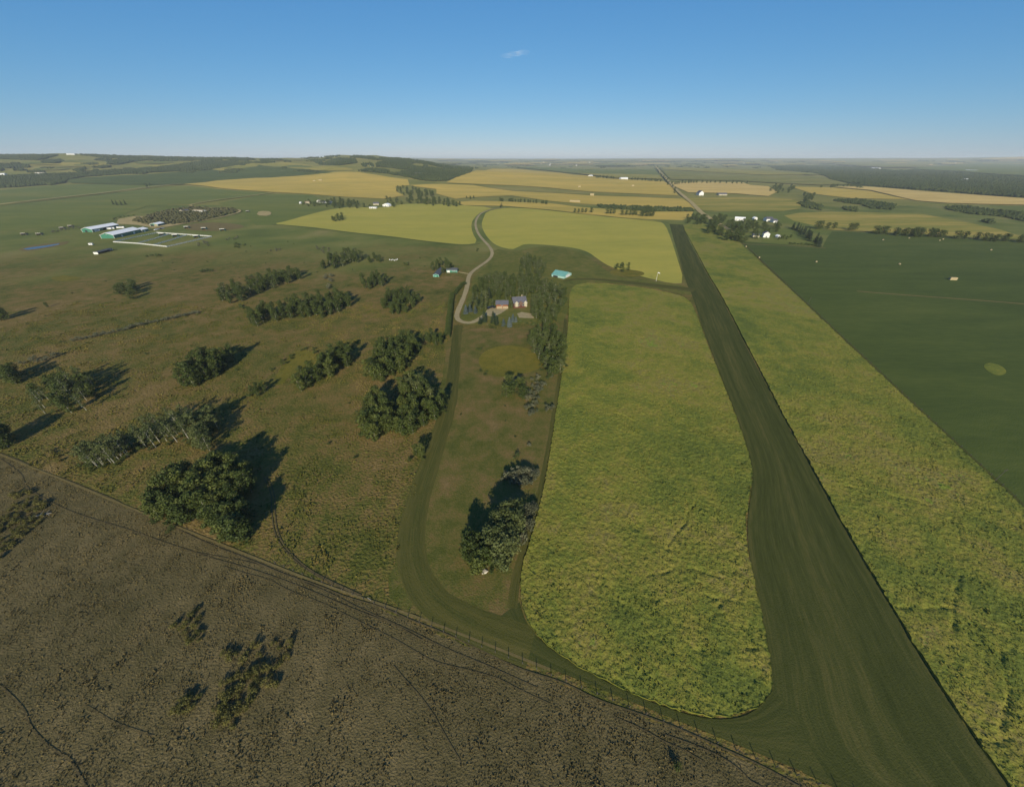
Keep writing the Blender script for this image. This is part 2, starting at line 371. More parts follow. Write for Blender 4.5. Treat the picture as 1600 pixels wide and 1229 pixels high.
sheet('field', [(742,289),(800,291),(860,295),(925,301),(1060,307),(1064,310.5),(990,307),(925,305),(860,301),(800,298)], M['plain'], 1)
# level crops right and left of the driveway
CROP_D = [(755,341),(760,331),(780,325.5),(810,324.5),(860,329),(925,337),(985,342),(1030,345),(1040,352),(1048,372),(1057,400),(1070,442),(1050,443),(1020,436),(1000,431),(962,420),(945,412),(932,403),(920,394),(902,388),(872,384),(846,382),(820,381),(809,386),(800,390),(779,385),(768,378),(758,366),(752,352)]
CROP_E = [(450,345),(487,334),(530,325),(560,324),(600,325),(620,321),(637,318.5),(700,319.5),(775,324.5),(752,331),(741,340),(736,350),(738,364),(747,379),(728,382),(700,380),(655,375),(612,369),(550,363),(500,356),(457,352),(425,350)]
sheet('field', CROP_D, M['crop_far'], 2, sm=1)
sheet('field', CROP_E, M['crop_far'], 2, sm=1)
# right hand side
RG = [(1158,377),(1185,379),(1240,383),(1285,386),(1292,372),(1300,362),(1360,364),(1440,368),(1520,374),(1600,377),(1800,386),(2100,420),(2100,1100),(1700,887),(1602,795),(1500,700),(1400,607),(1300,513),(1230,447),(1190,409)]
sheet('field', RG, M['green'], 2)
sheet('field', [(1060,309),(1130,309),(1200,309),(1235,312),(1252,318),(1250,326),(1225,330),(1120,330),(1098,329),(1085,320)], M['hay'], 2)
sheet('field', [(1120,331),(1180,331),(1235,331),(1225,338),(1290,352),(1300,360),(1290,366),(1235,350),(1170,338),(1130,336)], M['greenfar'], 2)
sheet('field', [(1225,337),(1250,333),(1300,331.5),(1380,333),(1440,335),(1480,342),(1520,350),(1562,359),(1590,368),(1640,374),(1600,374),(1520,371),(1440,366),(1360,362),(1300,359),(1270,352),(1240,345)], M['hay'], 2)
sheet('field', [(1048,286),(1100,285),(1160,286),(1172,290),(1200,292),(1215,300),(1200,307),(1150,303),(1075,301),(1056,293)], M['stubble'], 2)
sheet('field', [(1303,293),(1345,292),(1420,298),(1500,304),(1600,311),(1760,322),(1760,332),(1600,321),(1530,319.5),(1480,318),(1430,314),(1395,306),(1360,298)], M['stubble'], 2)
sheet('field', [(1235,292),(1300,293.5),(1360,299),(1390,306),(1420,312),(1330,310),(1270,303)], M['golden'], 1)
sheet('field', [(1030,262),(1200,267),(1290,280),(1330,289),(1280,290),(1200,286),(1150,283),(1048,281)], M['plain'], 2)
sheet('field', [(1033,263.5),(1120,265),(1200,270),(1285,274),(1200,275),(1100,270),(1036,266)], M['hay'], 3)
sheet('field', [(800,262),(860,263),(930,266),(1022,266),(1034,276),(980,277),(880,270)], M['greenfar'], 2)
sheet('field', [(900,272),(960,273),(1030,275),(1036,281),(960,279)], M['hay'], 3)
sheet('field', [(1420,265),(1500,258),(1600,255),(1700,254),(1700,276),(1600,276),(1500,269)], M['greenfar'], 2)
sheet('field', [(1520,251.5),(1580,248.5),(1700,246),(1700,251),(1600,252)], M['stubble'], 3)
sheet('field', [(1300,257),(1380,254),(1460,254),(1440,263),(1380,263)], M['plain'], 2)
sheet('field', [(345,250),(420,252),(400,262),(345,268),(330,266),(380,257)], M['hay'], 2)
sheet('field', [(180,267),(240,259),(300,253),(330,251.5),(300,257),(250,262),(200,269)], M['hay'], 1.5, sm=1)
sheet('field', [(400,256),(440,255),(482,257),(520,262),(562,267),(520,268),(470,264),(420,263)], M['hay'], 1.5, sm=1)
sheet('field', [(95,254),(130,250),(170,254),(165,262),(120,262),(98,260)], M['hay'], 1.4, sm=1)
r2 = random.Random(3)
for k in range(90):
    px = r2.uniform(660, 1600); py = 250.2+r2.random()**1.4*9; wd = r2.uniform(14, 60); hh = r2.uniform(.25, .9)*(1+(py-250)*.12)
    m = r2.choice(['stubble', 'stubble', 'greenfar', 'plain', 'hay', 'golden', 'hay'])
    if px < 760 and py > 256: continue
    a = at(px, py); b = at(px+wd, py+r2.uniform(-.15, .15)); c = at(px+wd+r2.uniform(-4, 8), py+hh); d = at(px+r2.uniform(-6, 6), py+hh)
    if min(q[1] for q in (a, b, c, d)) > 2500: sheet('field', [a, b, c, d], M[m], 1.2+k*.02, world=True)
for k in range(26):                                        # fields on the hill slopes at left
    px = r2.uniform(-20, 480); py = r2.uniform(250, 268); wd = r2.uniform(20, 60); hh = r2.uniform(1, 3)
    q = [at(px, py), at(px+wd, py-1), at(px+wd+8, py+hh-1), at(px-4, py+hh)]
    if max(p[1] for p in q)-min(p[1] for p in q) < 1500: sheet('field', smooth(q, 1), M[r2.choice(['plain', 'hay', 'pasture', 'greenfar'])], 1.2+k*.02, world=True)

# ---- home ground: lawns, marsh, mown strips
sheet('lawn', [(697,520),(740,512),(800,515),(850,500),(890,490),(884,560),(870,650),(855,730),(840,800),(815,890),(812,930),(826,975),(850,1008),(880,1032),(905,1052),(860,FENCE(860)-6),(700,FENCE(700)-6),(610,FENCE(610)-6),(606,900),(640,790),(672,700),(690,620)], M['lawn'], 1, sm=1, jit=1.2)
M['lawn_green'] = groundmat('lawn_green', [(0, (.060, .080, .024)), (.35, (.088, .106, .033)), (.65, (.118, .122, .042)), (1, (.165, .14, .07))], (.025, .13, 1.0), (.4, .35, .25), bump=.2, bscale=2, contrast=1.3)
sheet('lawn', [(771,388),(800,394),(846,384),(900,390),(930,410),(960,432),(1020,440),(1075,447),(1085,462),(1060,458),(1000,446),(930,440),(893,446),(886,500),(860,505),(730,510),(716,496),(735,455),(740,430),(768,410)], M['lawn_green'], 1, sm=1, jit=1.2)
sheet('lawn', [(1195,362),(1235,356),(1262,372),(1285,385),(1235,382),(1190,378)], M['greenfar'], 3)
sheet('marsh', [(746,562),(756,549),(776,541),(800,539),(825,544),(846,553),(852,566),(840,578),(812,586),(785,590),(765,586),(752,576)], M['marsh'], 2, sm=2, jit=1.6)
sheet('marsh', [(425,600),(438,575),(455,552),(470,546),(490,549),(508,560),(500,572),(470,578),(450,590),(440,603)], M['marsh'], 2, sm=2, jit=1.6)
sheet('marsh', [(950,424),(975,420),(1005,424),(1008,430),(985,433),(958,430)], M['marsh'], 2, sm=2)
sheet('marsh', [(75,435),(95,430),(125,432),(128,438),(95,440)], M['marsh'], 2, sm=2)
sheet('marsh', [(1535,570),(1548,566),(1568,573),(1574,583),(1560,588),(1542,580)], M['canola'], 3, sm=2, jit=1)
AL = [(1046,350),(1052,372),(1060,398),(1071,440),(1082,462),(1102,525),(1128,592),(1152,652),(1170,705),(1178,745),(1166,820),(1172,880),(1190,960),(1205,1040),(1207,1075),(1204,1100),(1214,1150),(1238,1203),(1330,1241),(1500,1310)]
AR = [(1067,351),(1076,375),(1088,397),(1104,428),(1127,465),(1160,530),(1182,572),(1215,636),(1251,702),(1288,770),(1322,832),(1362,900),(1402,967),(1445,1040),(1484,1100),(1542,1183),(1590,1250),(1700,1420),(1800,1600)]
loft('airstrip', AL, AR, M['mown'], 2)
loft('path', [(812,940),(822,975),(855,1012),(915,1048),(980,1082),(1060,1113),(1120,1126),(1176,1117),(1210,1075)],
     [(735,997),(775,1010),(812,1024),(890,1056),(960,1085),(1040,1118),(1120,1150),(1200,1183),(1300,1224)], M['mown'], 3, n=90, m=8)
ribbon('path', [(716,508),(712,545),(708,590),(700,640),(684,690),(664,745),(648,800),(640,850),(648,900),(680,945),(735,975),(800,1000),(830,1012)], lambda t: 7+3.5*t, M['mown_path'], 3)
ribbon('path', [(1085,454),(1074,452),(1030,447),(980,441),(930,436),(895,436),(880,440)], lambda t: 14*(1-t)**.5+.4, M['mown_path'], 3)
ribbon('path', [(884,498),(880,560),(868,640),(855,720),(840,795),(822,850),(806,900),(800,950)], 3.0, M['mown_path'], 3)
for q in (-1.6, 1.6):
    ribbon('tyre_track', [(716,506),(712+q,545),(708+q,590),(701+q,640),(686+q,690),(667+q,745),(652+q,800),(645+q*2,850),(655+q*2,900),(690,945-q*2),(745,975-q*2)], .45, M['strip_edge'], 4)
# roads
ROADM = M['gravel']
ribbon('driveway', [(790,324.5),(775,326),(762,329),(752,333),(747,338),(743,346),(743,354),(747,365),(755,375),(764,384),(769,392),(769,399),(763,407),(748,417),(737,425),(732,432),(730,449),(723,469),(715,486),(713,497),(721,503),(734,505),(747,500),(759,491),(770,483)], 4.6, ROADM, 4, sm=3)
ribbon('driveway', [(733,428),(724,426.5),(716,425)], 3, M['dirt'], 3)
sheet('driveway', [(758,492),(760,484),(770,480),(782,480),(795,481),(786,488),(772,495),(764,494)], M['gravel'], 5, sm=1)
sheet('patio', [(808,490),(815,487.5),(835,491),(834,497.5),(811,496.5)], M['gravel'], 4)
ribbon('road', [(-60,329),(0,321),(100,310),(200,298),(262,291),(285,289)], 12, M['dirt'], 4, sm=1)
ribbon('road', [(427,302),(400,306),(350,312),(305,319),(295,322),(312,325),(350,326.5),(370,328),(377,330),(370,334),(345,340),(325,344),(275,352),(250,357),(235,356)], 6, M['dirt'], 4)
ribbon('road', [(1024,262),(1031,271),(1041,282),(1050,291),(1059,300),(1070,309),(1080,317),(1090,327),(1096,333),(1112,343),(1130,354),(1150,368)], 13, M['dirt'], 4, sm=1)
ribbon('road', [(790,324.5),(830,326),(890,331),(985,342),(1045,348)], 4, M['strip_edge'], 2)
sheet('yard', [(182,350),(185,343),(212,338),(225,339),(245,344),(300,346),(270,353),(240,356),(215,352)], M['dirt'], 2)
sheet('yard', [(288,352),(320,347),(375,350),(385,356),(335,362),(286,359)], M['pale_trail'], 2, sm=1)
sheet('yard', [(405,330),(425,331),(422,338),(400,337)], M['dirt'], 3, sm=1)
# pond
m, nt2, b = newmat('water'); b.inputs['Base Color'].default_value = (.025, .04, .06, 1); b.inputs['Roughness'].default_value = .25; b.inputs['Specular IOR Level'].default_value = .35
M['water'] = m
sheet('pond_bank', [(28,390),(45,384),(75,380),(108,377),(105,381),(85,386),(55,391),(38,393)], M['pale_trail'], 2)
sheet('pond', [(36,389),(50,386.5),(72,383.8),(94,380.5),(92,382.2),(78,385.3),(56,389),(43,390.3)], M['water'], 3)
# field edge lanes
ribbon('track', [(1150,372),(1162,381),(1193,410),(1232,447),(1302,514),(1402,608),(1502,701),(1604,796),(1700,886)], 2.6, M['strip_edge'], 3, sm=0)
ribbon('track', [(1339,455),(1400,460),(1470,465),(1540,470),(1600,475),(1680,482)], 3.0, M['pale_trail'], 3)
ribbon('track', [(425,351),(460,353),(550,364),(612,370.5),(700,382),(728,384),(750,381)], 3.5, M['strip_edge'], 3)
ribbon('track', [(1110,378),(1120,380),(1240,384),(1290,388)], 4, M['pale_trail'], 3)
ribbon('track', [(1285,359),(1360,363),(1440,367),(1520,372.5),(1600,375.5),(1700,380)], 5, M['pale_trail'], 3)
# cattle trails
TR = [([(0,708),(60,735),(140,765),(210,800),(300,838),(400,878),(500,915),(560,938),(640,968),(760,1020),(880,1065),(1000,1115),(1120,1165),(1250,1229)], .7),
      ([(0,716),(35,742),(45,765),(90,790),(160,815),(250,845),(330,872),(440,905),(560,955),(660,1000)], .5),
      ([(300,862),(400,880),(480,912),(560,950),(700,1015),(840,1075)], .45),
      ([(350,885),(420,905),(500,940),(620,1000),(680,1035),(780,1060),(860,1100)], .4),
      
      ([(0,1070),(40,1110),(60,1150),(110,1185),(135,1229)], .45), ([(130,1100),(180,1130),(240,1150)], .35),
      ([(615,1040),(650,1080),(680,1120),(720,1190)], .4), 
      ([(1040,1148),(1100,1170),(1160,1205),(1190,1229)], .5), ([(960,1120),(1040,1160),(1100,1190)], .4)]
for l, wd in TR:
    l2 = [l[0]]
    for a, b_ in zip(l, l[1:]):
        l2 += [((a[0]+b_[0])/2+r2.uniform(-6, 6), (a[1]+b_[1])/2+r2.uniform(-4, 4)), b_]
    ribbon('cattle_trail', l2, wd*.5, M['trail'], 3, step=1.2)
for dx in (0, 5):
    ribbon('cattle_trail', [(412+dx,745),(425+dx,770),(424+dx,800),(430+dx,840),(455+dx,872),(490+dx,898),(560+dx,930)], .4, M['trail'], 3)
ribbon('cattle_trail', [(-20,702),(100,750),(200,792),(300,832),(400,872),(500,912),(620,952),(720,990),(860,1046)], .7, M['pale_trail'], 2)
# ---------------------------------------------------------------- standing crops with real relief
CROP_A = [(893,450),(905,444),(930,442),(1000,449),(1060,461),(1078,470),(1086,485),(1100,525),(1126,592),(1150,652),(1168,705),(1177,745),(1165,800),(1164,832),(1171,880),(1190,960),(1204,1040),(1205,1070),(1197,1092),(1172,1112),(1120,1122),(1060,1110),(980,1080),(920,1050),(862,1016),(832,984),(816,950),(812,925),(815,890),(828,845),(842,800),(855,735),(868,650),(882,560),(888,505),(889,465)]
CROP_B = [(1065,351),(1100,351),(1128,352),(1150,374),(1190,411),(1231,449),(1301,516),(1401,610),(1501,703),(1603,799),(1700,890),(1800,1000),(1900,1150),(1950,1350),(1700,1420),(1592,1250),(1544,1183),(1486,1100),(1447,1040),(1404,967),(1364,900),(1324,832),(1290,770),(1253,702),(1217,636),(1184,572),(1162,530),(1129,465),(1106,428),(1090,397),(1078,375)]
def segd(x, y, line):
    d = np.full(x.shape, 1e9)
    for (x0, y0), (x1, y1) in zip(line, line[1:]):
        L2 = (x1-x0)**2+(y1-y0)**2+1e-9; t = np.clip(((x-x0)*(x1-x0)+(y-y0)*(y1-y0))/L2, 0, 1)
        d = np.minimum(d, np.hypot(x-x0-t*(x1-x0), y-y0-t*(y1-y0)))
    return d
def wig(l, a=4):
    o = [l[0]]
    for p, q in zip(l, l[1:]):
        for t in (.33, .66): o.append((p[0]+(q[0]-p[0])*t+r2.uniform(-a, a), p[1]+(q[1]-p[1])*t+r2.uniform(-a, a)))
        o.append(q)
    return pts(o)
RUNS = [wig(l) for l in ([(1085,790),(1060,830),(1040,860)], [(1010,900),(1080,890),(1130,905)], [(1095,930),(1130,935),(1100,990),(1095,1060)],
        [(1060,1010),(1120,1020),(1180,1015)], [(900,860),(930,905),(985,960)], [(960,1060),(990,1090)], [(1485,1010),(1487,960),(1500,900)], [(1400,950),(1440,955),(1485,950)],
        [(1480,820),(1500,845)], [(1560,1020),(1575,1080),(1560,1150),(1590,1180)], [(1510,780),(1560,800)], [(1320,760),(1380,770),(1450,790)], [(1140,900),(1150,870),(1165,850)], [(950,640),(990,660)],
        [(1030,770),(1050,800),(1060,850)], [(1490,1150),(1560,1160),(1600,1140)])]
def canopy(x, y, top):
    z = top+(fbm(x/.6, y/.65, 2)-.5)*.6+(fbm(x/5.5, y/6.5, 2)-.5)*.35
    lodge = sstep(.60, .75, fbm(x/14+50, y/18, 3)); z = z-.22*lodge+lodge*(vnoise(x/.5, y/.5)-.5)*.35
    for rn in RUNS:
        x0 = min(p[0] for p in rn)-3; x1 = max(p[0] for p in rn)+3; y0 = min(p[1] for p in rn)-3; y1 = max(p[1] for p in rn)+3
        k = (x > x0) & (x < x1) & (y > y0) & (y < y1)
        if k.any(): z[k] -= .42*np.exp(-(segd(x[k], y[k], rn)/.45)**2)*sstep(.3, .55, fbm(x[k]/4, y[k]/4+9, 2))
    return np.maximum(z, .12)
def crop(name, pxp, mat, top, fine, growth):
    poly = smooth(pts(pxp), 2); out = []; n = len(poly)
    for i in range(n):                                      # uneven rim
        a = poly[i]; b = poly[(i+1) % n]; L = math.dist(a, b); k = max(1, int(L/max(.6, fine*1.5, growth*a[1])))
        for j in range(k):
            t = j/k; x = a[0]+(b[0]-a[0])*t; y = a[1]+(b[1]-a[1])*t
            out.append((x+(float(vnoise(x/1.1, y/1.1))-.5)*.9, y+(float(vnoise(x/1.1+77, y/1.1))-.5)*.9))
    V, T = cdt(out, gridpts(out, fine, growth)); x, y = V[:, 0], V[:, 1]
    Z = canopy(x, y, top)+hgt(x, y)
    m = len(V); n = len(out); B = np.column_stack([V[:n], hgt(x[:n], y[:n])+.0])
    i = np.arange(n); j = (i+1) % n
    W = np.concatenate([np.column_stack([i, i+m, j]), np.column_stack([j, i+m, j+m])])
    me = npmesh(name, np.concatenate([np.column_stack([V, Z]), B]), np.concatenate([T, W]), 3)
    me.polygons.foreach_set('use_smooth', np.ones(len(me.polygons), bool))
    return tag(link(name, me, mat), kind='structure')
crop('crop_field', CROP_A, M['canola'], .75, .5, .0034)
crop('crop_field', CROP_B, M['canola'], .75, .55, .0036)

# ---------------------------------------------------------------- uncounted growth: tussocks, weeds, crop tops
def scatter(name, poly, dens_, h, wd, mat, keep=None, zf=None, blades=4, flop=.5, ymax=1e9):
    P_ = np.array(poly); x0, y0 = P_.min(0); x1, y1 = P_.max(0); y1 = min(y1, ymax); x0 = max(x0, -420); x1 = min(x1, 420)
    n = int((x1-x0)*(y1-y0)*dens_); x = RS.uniform(x0, x1, n); y = RS.uniform(y0, y1, n)
    k = inside(x, y, poly)&(np.abs(x) < 115+1.6*np.maximum(y, -20)+20); x, y = x[k], y[k]
    if keep is not None:
        k = RS.rand(len(x)) < keep(x, y); x, y = x[k], y[k]
    z = (zf(x, y) if zf else 0)+hgt(x, y)
    n = len(x); V = []; 
    s = RS.uniform(.5, 1.35, n)*(1+.45*sstep(.55, .8, fbm(x/4, y/4, 2)))
    for b in range(blades):
        t = RS.uniform(0, 2*np.pi, n); c, s_ = np.cos(t), np.sin(t); l = RS.uniform(-flop, flop, n)*h*s; l2 = RS.uniform(-flop, flop, n)*h*s
        w2 = wd*s*.5; hh = h*s*RS.uniform(.6, 1.1, n)
        V.append(np.stack([np.stack([x-c*w2, y-s_*w2, z-.03], 1), np.stack([x+c*w2, y+s_*w2, z-.03], 1),
                           np.stack([x+c*w2*.8+l, y+s_*w2*.8+l2, z+hh], 1), np.stack([x-c*w2*.8+l, y-s_*w2*.8+l2, z+hh*.85], 1)], 1))
    V = np.concatenate(V).reshape(-1, 3)
    me = npmesh(name, V, np.arange(len(V)).reshape(-1, 4), 4)
    return tag(link(name, me, mat), kind='stuff')
M['tuft_dry'] = groundmat('tuft_dry', [(0, (.075, .073, .036)), (.35, (.13, .116, .070)), (.65, (.19, .162, .10)), (1, (.31, .26, .17))], (.03, .3, 2.5), (.2, .3, .5), bump=0, det=3)
M['tuft_green'] = groundmat('tuft_green', [(0, (.055, .070, .022)), (.35, (.095, .115, .034)), (.6, (.15, .14, .05)), (1, (.25, .20, .11))], (.014, .08, 2.0), (.4, .3, .3), bump=0, det=3)
M['tuft_crop'] = groundmat('tuft_crop', [(0, (.085, .116, .039)), (.3, (.13, .160, .047)), (.5, (.175, .192, .056)), (.7, (.222, .217, .073)), (.85, (.19, .168, .085)), (1, (.168, .232, .055))], (.013, .06, 1.4), (.40, .32, .28), bump=0, det=3, contrast=1.5)
tag(scatter('tussock_grass', DRY, 3.6, .17, .28, M['tuft_dry'], lambda x, y: .25+.75*sstep(.4, .62, fbm(x/6, y/6, 5)), ymax=260),
    'rough dry brown tussock grass covering the pasture below the long fence', 'grass')
LP = [at(-60, 690), at(300, 815), at(600, 935), at(640, 800), at(690, 620), at(700, 520), at(690, 430), at(450, 350), at(-60, 420)]
tag(scatter('pasture_grass', LP, 1.0, .36, .4, M['tuft_green'], lambda x, y: .1+.9*sstep(.44, .62, fbm(x/9, y/9, 4)), ymax=330),
    'patchy olive and brown pasture grass between the aspen groves left of the mown track', 'grass')
pa = smooth(pts(CROP_A), 1); pb = smooth(pts(CROP_B), 1)
cz = lambda x, y: canopy(x, y, .75)-.12
tag(scatter('crop_tops', pa, 3.6, .22, .27, M['tuft_crop'], lambda x, y: sstep(320, 120, y)*.9, cz, blades=3, ymax=330), 'yellow green leafy tops of the crop in the rounded middle field', 'crop')
tag(scatter('crop_tops', pb, 3.0, .22, .28, M['tuft_crop'], lambda x, y: sstep(320, 120, y)*.9, cz, blades=3, ymax=330), 'yellow green leafy tops of the crop right of the airstrip', 'crop')
ML = pts([(640,780),(690,640),(697,540),(880,520),(870,650),(855,730),(815,890),(812,930),(840,1010),(700,FENCE(700)-6),(610,FENCE(610)-6)])
AS = pts([(1110,540),(1160,540),(1251,702),(1322,832),(1402,967),(1484,1100),(1590,1250),(1330,1240),(1238,1202),(1207,1100),(1206,1040),(1172,880),(1178,745)])
M['tuft_mown'] = groundmat('tuft_mown', [(0, (.034, .046, .018)), (.5, (.056, .070, .028)), (1, (.10, .105, .045))], (.05, .5, 3), (.2, .3, .5), bump=0, det=2)
tag(scatter('runway_grass', AS, 5.0, .10, .22, M['tuft_mown'], lambda x, y: .35+.5*(vnoise(x/2.2-y/9, y/30) > .45), blades=2), 'short dark mown grass standing on the airstrip', 'grass')
tag(scatter('lawn_grass', ML, 1.0, .09, .3, M['tuft_green'], lambda x, y: .2+.6*sstep(.4, .6, fbm(x/9, y/9, 3))), 'short rough grass on the open ground between the mown track and the middle crop', 'grass')
# ---------------------------------------------------------------- trees
M['aspen'] = leafmat('aspen_leaves', (.036, .054, .012), (.064, .086, .018), (.115, .132, .028))
M['aspen_pale'] = leafmat('pale_aspen_leaves', (.056, .074, .022), (.088, .108, .032), (.13, .145, .048))
M['bush'] = leafmat('bush_leaves', (.034, .052, .012), (.058, .080, .018), (.095, .115, .028))
M['willow'] = leafmat('willow_leaves', (.080, .082, .018), (.12, .115, .026), (.17, .15, .038))
M['grey_leaf'] = leafmat('grey_leaves', (.072, .082, .044), (.108, .115, .062), (.16, .16, .092))
M['needle'] = leafmat('dark_needles', (.022, .038, .016), (.036, .055, .022), (.055, .08, .032))
M['blue_needle'] = leafmat('blue_needles', (.07, .095, .085), (.105, .135, .125), (.15, .18, .165))
M['bark'] = plain('pale_bark', (.28, .27, .22), .9, .1, var=.3, scale=3)
M['brown_bark'] = plain('brown_bark', (.12, .10, .075), .9, .1, var=.3, scale=3)

def leaves(cl, n, size, seed, flat=0):
    """quads spread over the shells of clusters cl = [(centre, radius)]"""
    R = np.random.RandomState(seed); V = []
    C = np.array([c for c, r in cl]); Rr = np.array([r for c, r in cl]); wgt = Rr**2/np.sum(Rr**2)
    k = R.choice(len(cl), n, p=wgt); d = R.normal(size=(n, 3)); d /= np.linalg.norm(d, axis=1)[:, None]
    p = C[k]+d*(Rr[k]*R.uniform(.45, 1.08, n))[:, None]*[1, 1, .85]
    nn = d+R.normal(size=(n, 3))*.55; nn /= np.linalg.norm(nn, axis=1)[:, None]
    a = np.cross(nn, [0, 0, 1])+1e-3; a /= np.linalg.norm(a, axis=1)[:, None]; b = np.cross(nn, a)
    t = R.uniform(0, 6.28, n)[:, None]; a, b = a*np.cos(t)+b*np.sin(t), b*np.cos(t)-a*np.sin(t)
    s = (size*R.uniform(.6, 1.3, n))[:, None]*.5
    V = np.stack([p-a*s, p-b*s*.8, p+a*s, p+b*s*.8], 1).reshape(-1, 3)
    return V, np.arange(4*n).reshape(-1, 4)
def proto_aspen(seed, h=11.0, rw=1.9, n=620, base=.35, ncl=15, leaf=.5, limbs=5):
    r = random.Random(seed); lean = (r.uniform(-.4, .4), r.uniform(-.4, .4)); cl = []
    for i in range(ncl):
        t = (i+.5)/ncl; z = h*(base+(.97-base)*t); env = rw*math.sqrt(max(.02, 1-((t-.48)/.60)**2)); a = i*2.4+r.uniform(-.6, .6); d = env*r.uniform(.15, .75)
        cl.append(((math.cos(a)*d+lean[0]*t, math.sin(a)*d+lean[1]*t, z), r.uniform(.55, 1.0)*rw*.52))
    cl.append(((lean[0], lean[1], h*.96), rw*.3))
    V, Fc = leaves(cl, n, leaf, seed); crown = npmesh('crown', V, Fc, 4)
    m = MB(); m.tube([(0, 0, -.3), (lean[0]*.2, lean[1]*.2, h*.3), (lean[0]*.6, lean[1]*.6, h*.62), (lean[0], lean[1], h*.93)], [.15, .12, .08, .03], 6)
    for i in range(limbs):
        c = cl[(i*3+1) % ncl][0]; z = c[2]*.82; f = z/h
        m.tube([(lean[0]*f, lean[1]*f, z), ((c[0]+lean[0]*f)*.5, (c[1]+lean[1]*f)*.5, (z+c[2])*.5+.1), c], [.06, .045, .02], 4)
    me = bpy.data.meshes.new('trunk'); me.from_pydata(m.v, [], m.f)
    return me, crown
def proto_bush(seed, h=2.4, w=1.7, n=300, leaf=.34, k=7):
    r = random.Random(seed); cl = []
    for i in range(k):
        a = r.uniform(0, 6.28); d = w*r.uniform(.1, .75); cl.append(((math.cos(a)*d, math.sin(a)*d, h*r.uniform(.25, .7)), w*r.uniform(.35, .55)))
    V, Fc = leaves(cl, n, leaf, seed); V[:, 2] = np.maximum(V[:, 2], .02); crown = npmesh('crown', V, Fc, 4)
    m = MB()
    for c, q in cl: m.tube([(0, 0, -.1), (c[0]*.4, c[1]*.4, c[2]*.6), c], [.06, .04, .015], 4)
    me = bpy.data.meshes.new('stem'); me.from_pydata(m.v, [], m.f); return me, crown
def proto_spruce(seed, h=9.5, w=2.1, n=900):
    R = np.random.RandomState(seed); V = []; 
    t = R.rand(n)**1.25; lay = np.floor(t*16)/16; z = h*(.05+.95*(lay*.85+t*.15)); rr = w*(1-z/h)**.85*R.uniform(.35, 1.06, n)+.04; a = R.uniform(0, 6.28, n)+lay*9
    lobes = 1+.16*np.sin(a*5+lay*40); rr *= lobes; z = z-rr*.22
    L = .62*R.uniform(.6, 1.2, n); wq = .22*R.uniform(.7, 1.3, n); c, s = np.cos(a), np.sin(a)
    p = np.stack([c*rr, s*rr, z], 1); o = np.stack([c, s, -.38+0*c], 1); sd = np.stack([-s, c, R.normal(0, .25, n)], 1)
    V = np.stack([p-o*(L*.5)[:, None], p+sd*wq[:, None], p+o*(L*.5)[:, None], p-sd*wq[:, None]], 1).reshape(-1, 3)
    crown = npmesh('crown', V, np.arange(4*n).reshape(-1, 4), 4)
    m = MB(); m.tube([(0, 0, -.2), (0, 0, h*.5), (0, 0, h*.97)], [.2, .12, .02], 6)
    me = bpy.data.meshes.new('trunk'); me.from_pydata(m.v, [], m.f); return me, crown
def kind(protos, tm, cm):
    out = []
    for a, b in protos:
        a.materials.append(M[tm]); b.materials.append(M[cm]); out.append((a, b))
    return out
K = {}
K['aspen'] = kind([proto_aspen(s, 10.5+s % 3*.7, 2.75, n=1150, base=.09, ncl=21, leaf=.56) for s in range(1, 7)], 'bark', 'aspen')
K['dense'] = kind([proto_aspen(s, 9.8, 3.1, n=1250, base=.05, ncl=22, leaf=.58) for s in range(11, 15)], 'bark', 'aspen')
K['sparse'] = kind([proto_aspen(s, 10.8, 2.3, n=430, base=.3, ncl=13, leaf=.46, limbs=7) for s in range(21, 25)], 'bark', 'aspen_pale')
K['pale'] = kind([proto_aspen(s, 10, 2.6, n=900, base=.12, ncl=17) for s in range(31, 34)], 'bark', 'aspen_pale')
K['bush'] = kind([proto_bush(s) for s in range(41, 44)], 'brown_bark', 'bush')
K['willow'] = kind([proto_bush(s, 2.0, 1.5, 340, .3) for s in range(51, 55)], 'brown_bark', 'willow')
K['grey'] = kind([proto_bush(s, 2.8, 1.8, 300, .36) for s in range(61, 64)], 'brown_bark', 'grey_leaf')
K['spruce'] = kind([proto_spruce(s) for s in range(71, 74)], 'brown_bark', 'needle')
K['blue'] = kind([proto_spruce(s, 8.5, 2.0) for s in range(81, 83)], 'brown_bark', 'blue_needle')
K['round'] = kind([proto_aspen(s, 10, 3.6, n=900, base=.12, ncl=20, leaf=.6) for s in range(91, 94)], 'brown_bark', 'aspen')
NAMES = {'aspen': 'aspen_tree', 'dense': 'aspen_tree', 'sparse': 'aspen_tree', 'pale': 'aspen_tree', 'bush': 'shrub', 'willow': 'willow_shrub', 'grey': 'grey_shrub', 'spruce': 'spruce_tree', 'blue': 'blue_spruce_tree', 'round': 'broadleaf_tree'}
CATS = {'bush': 'shrub', 'willow': 'shrub', 'grey': 'shrub'}
WF = {'pale': 1.4, 'spruce': 1.25, 'blue': 1.35, 'sparse': 1.1, 'round': 1.35}
TREES = []                                                  # (x, y, kind, scale, label, group)
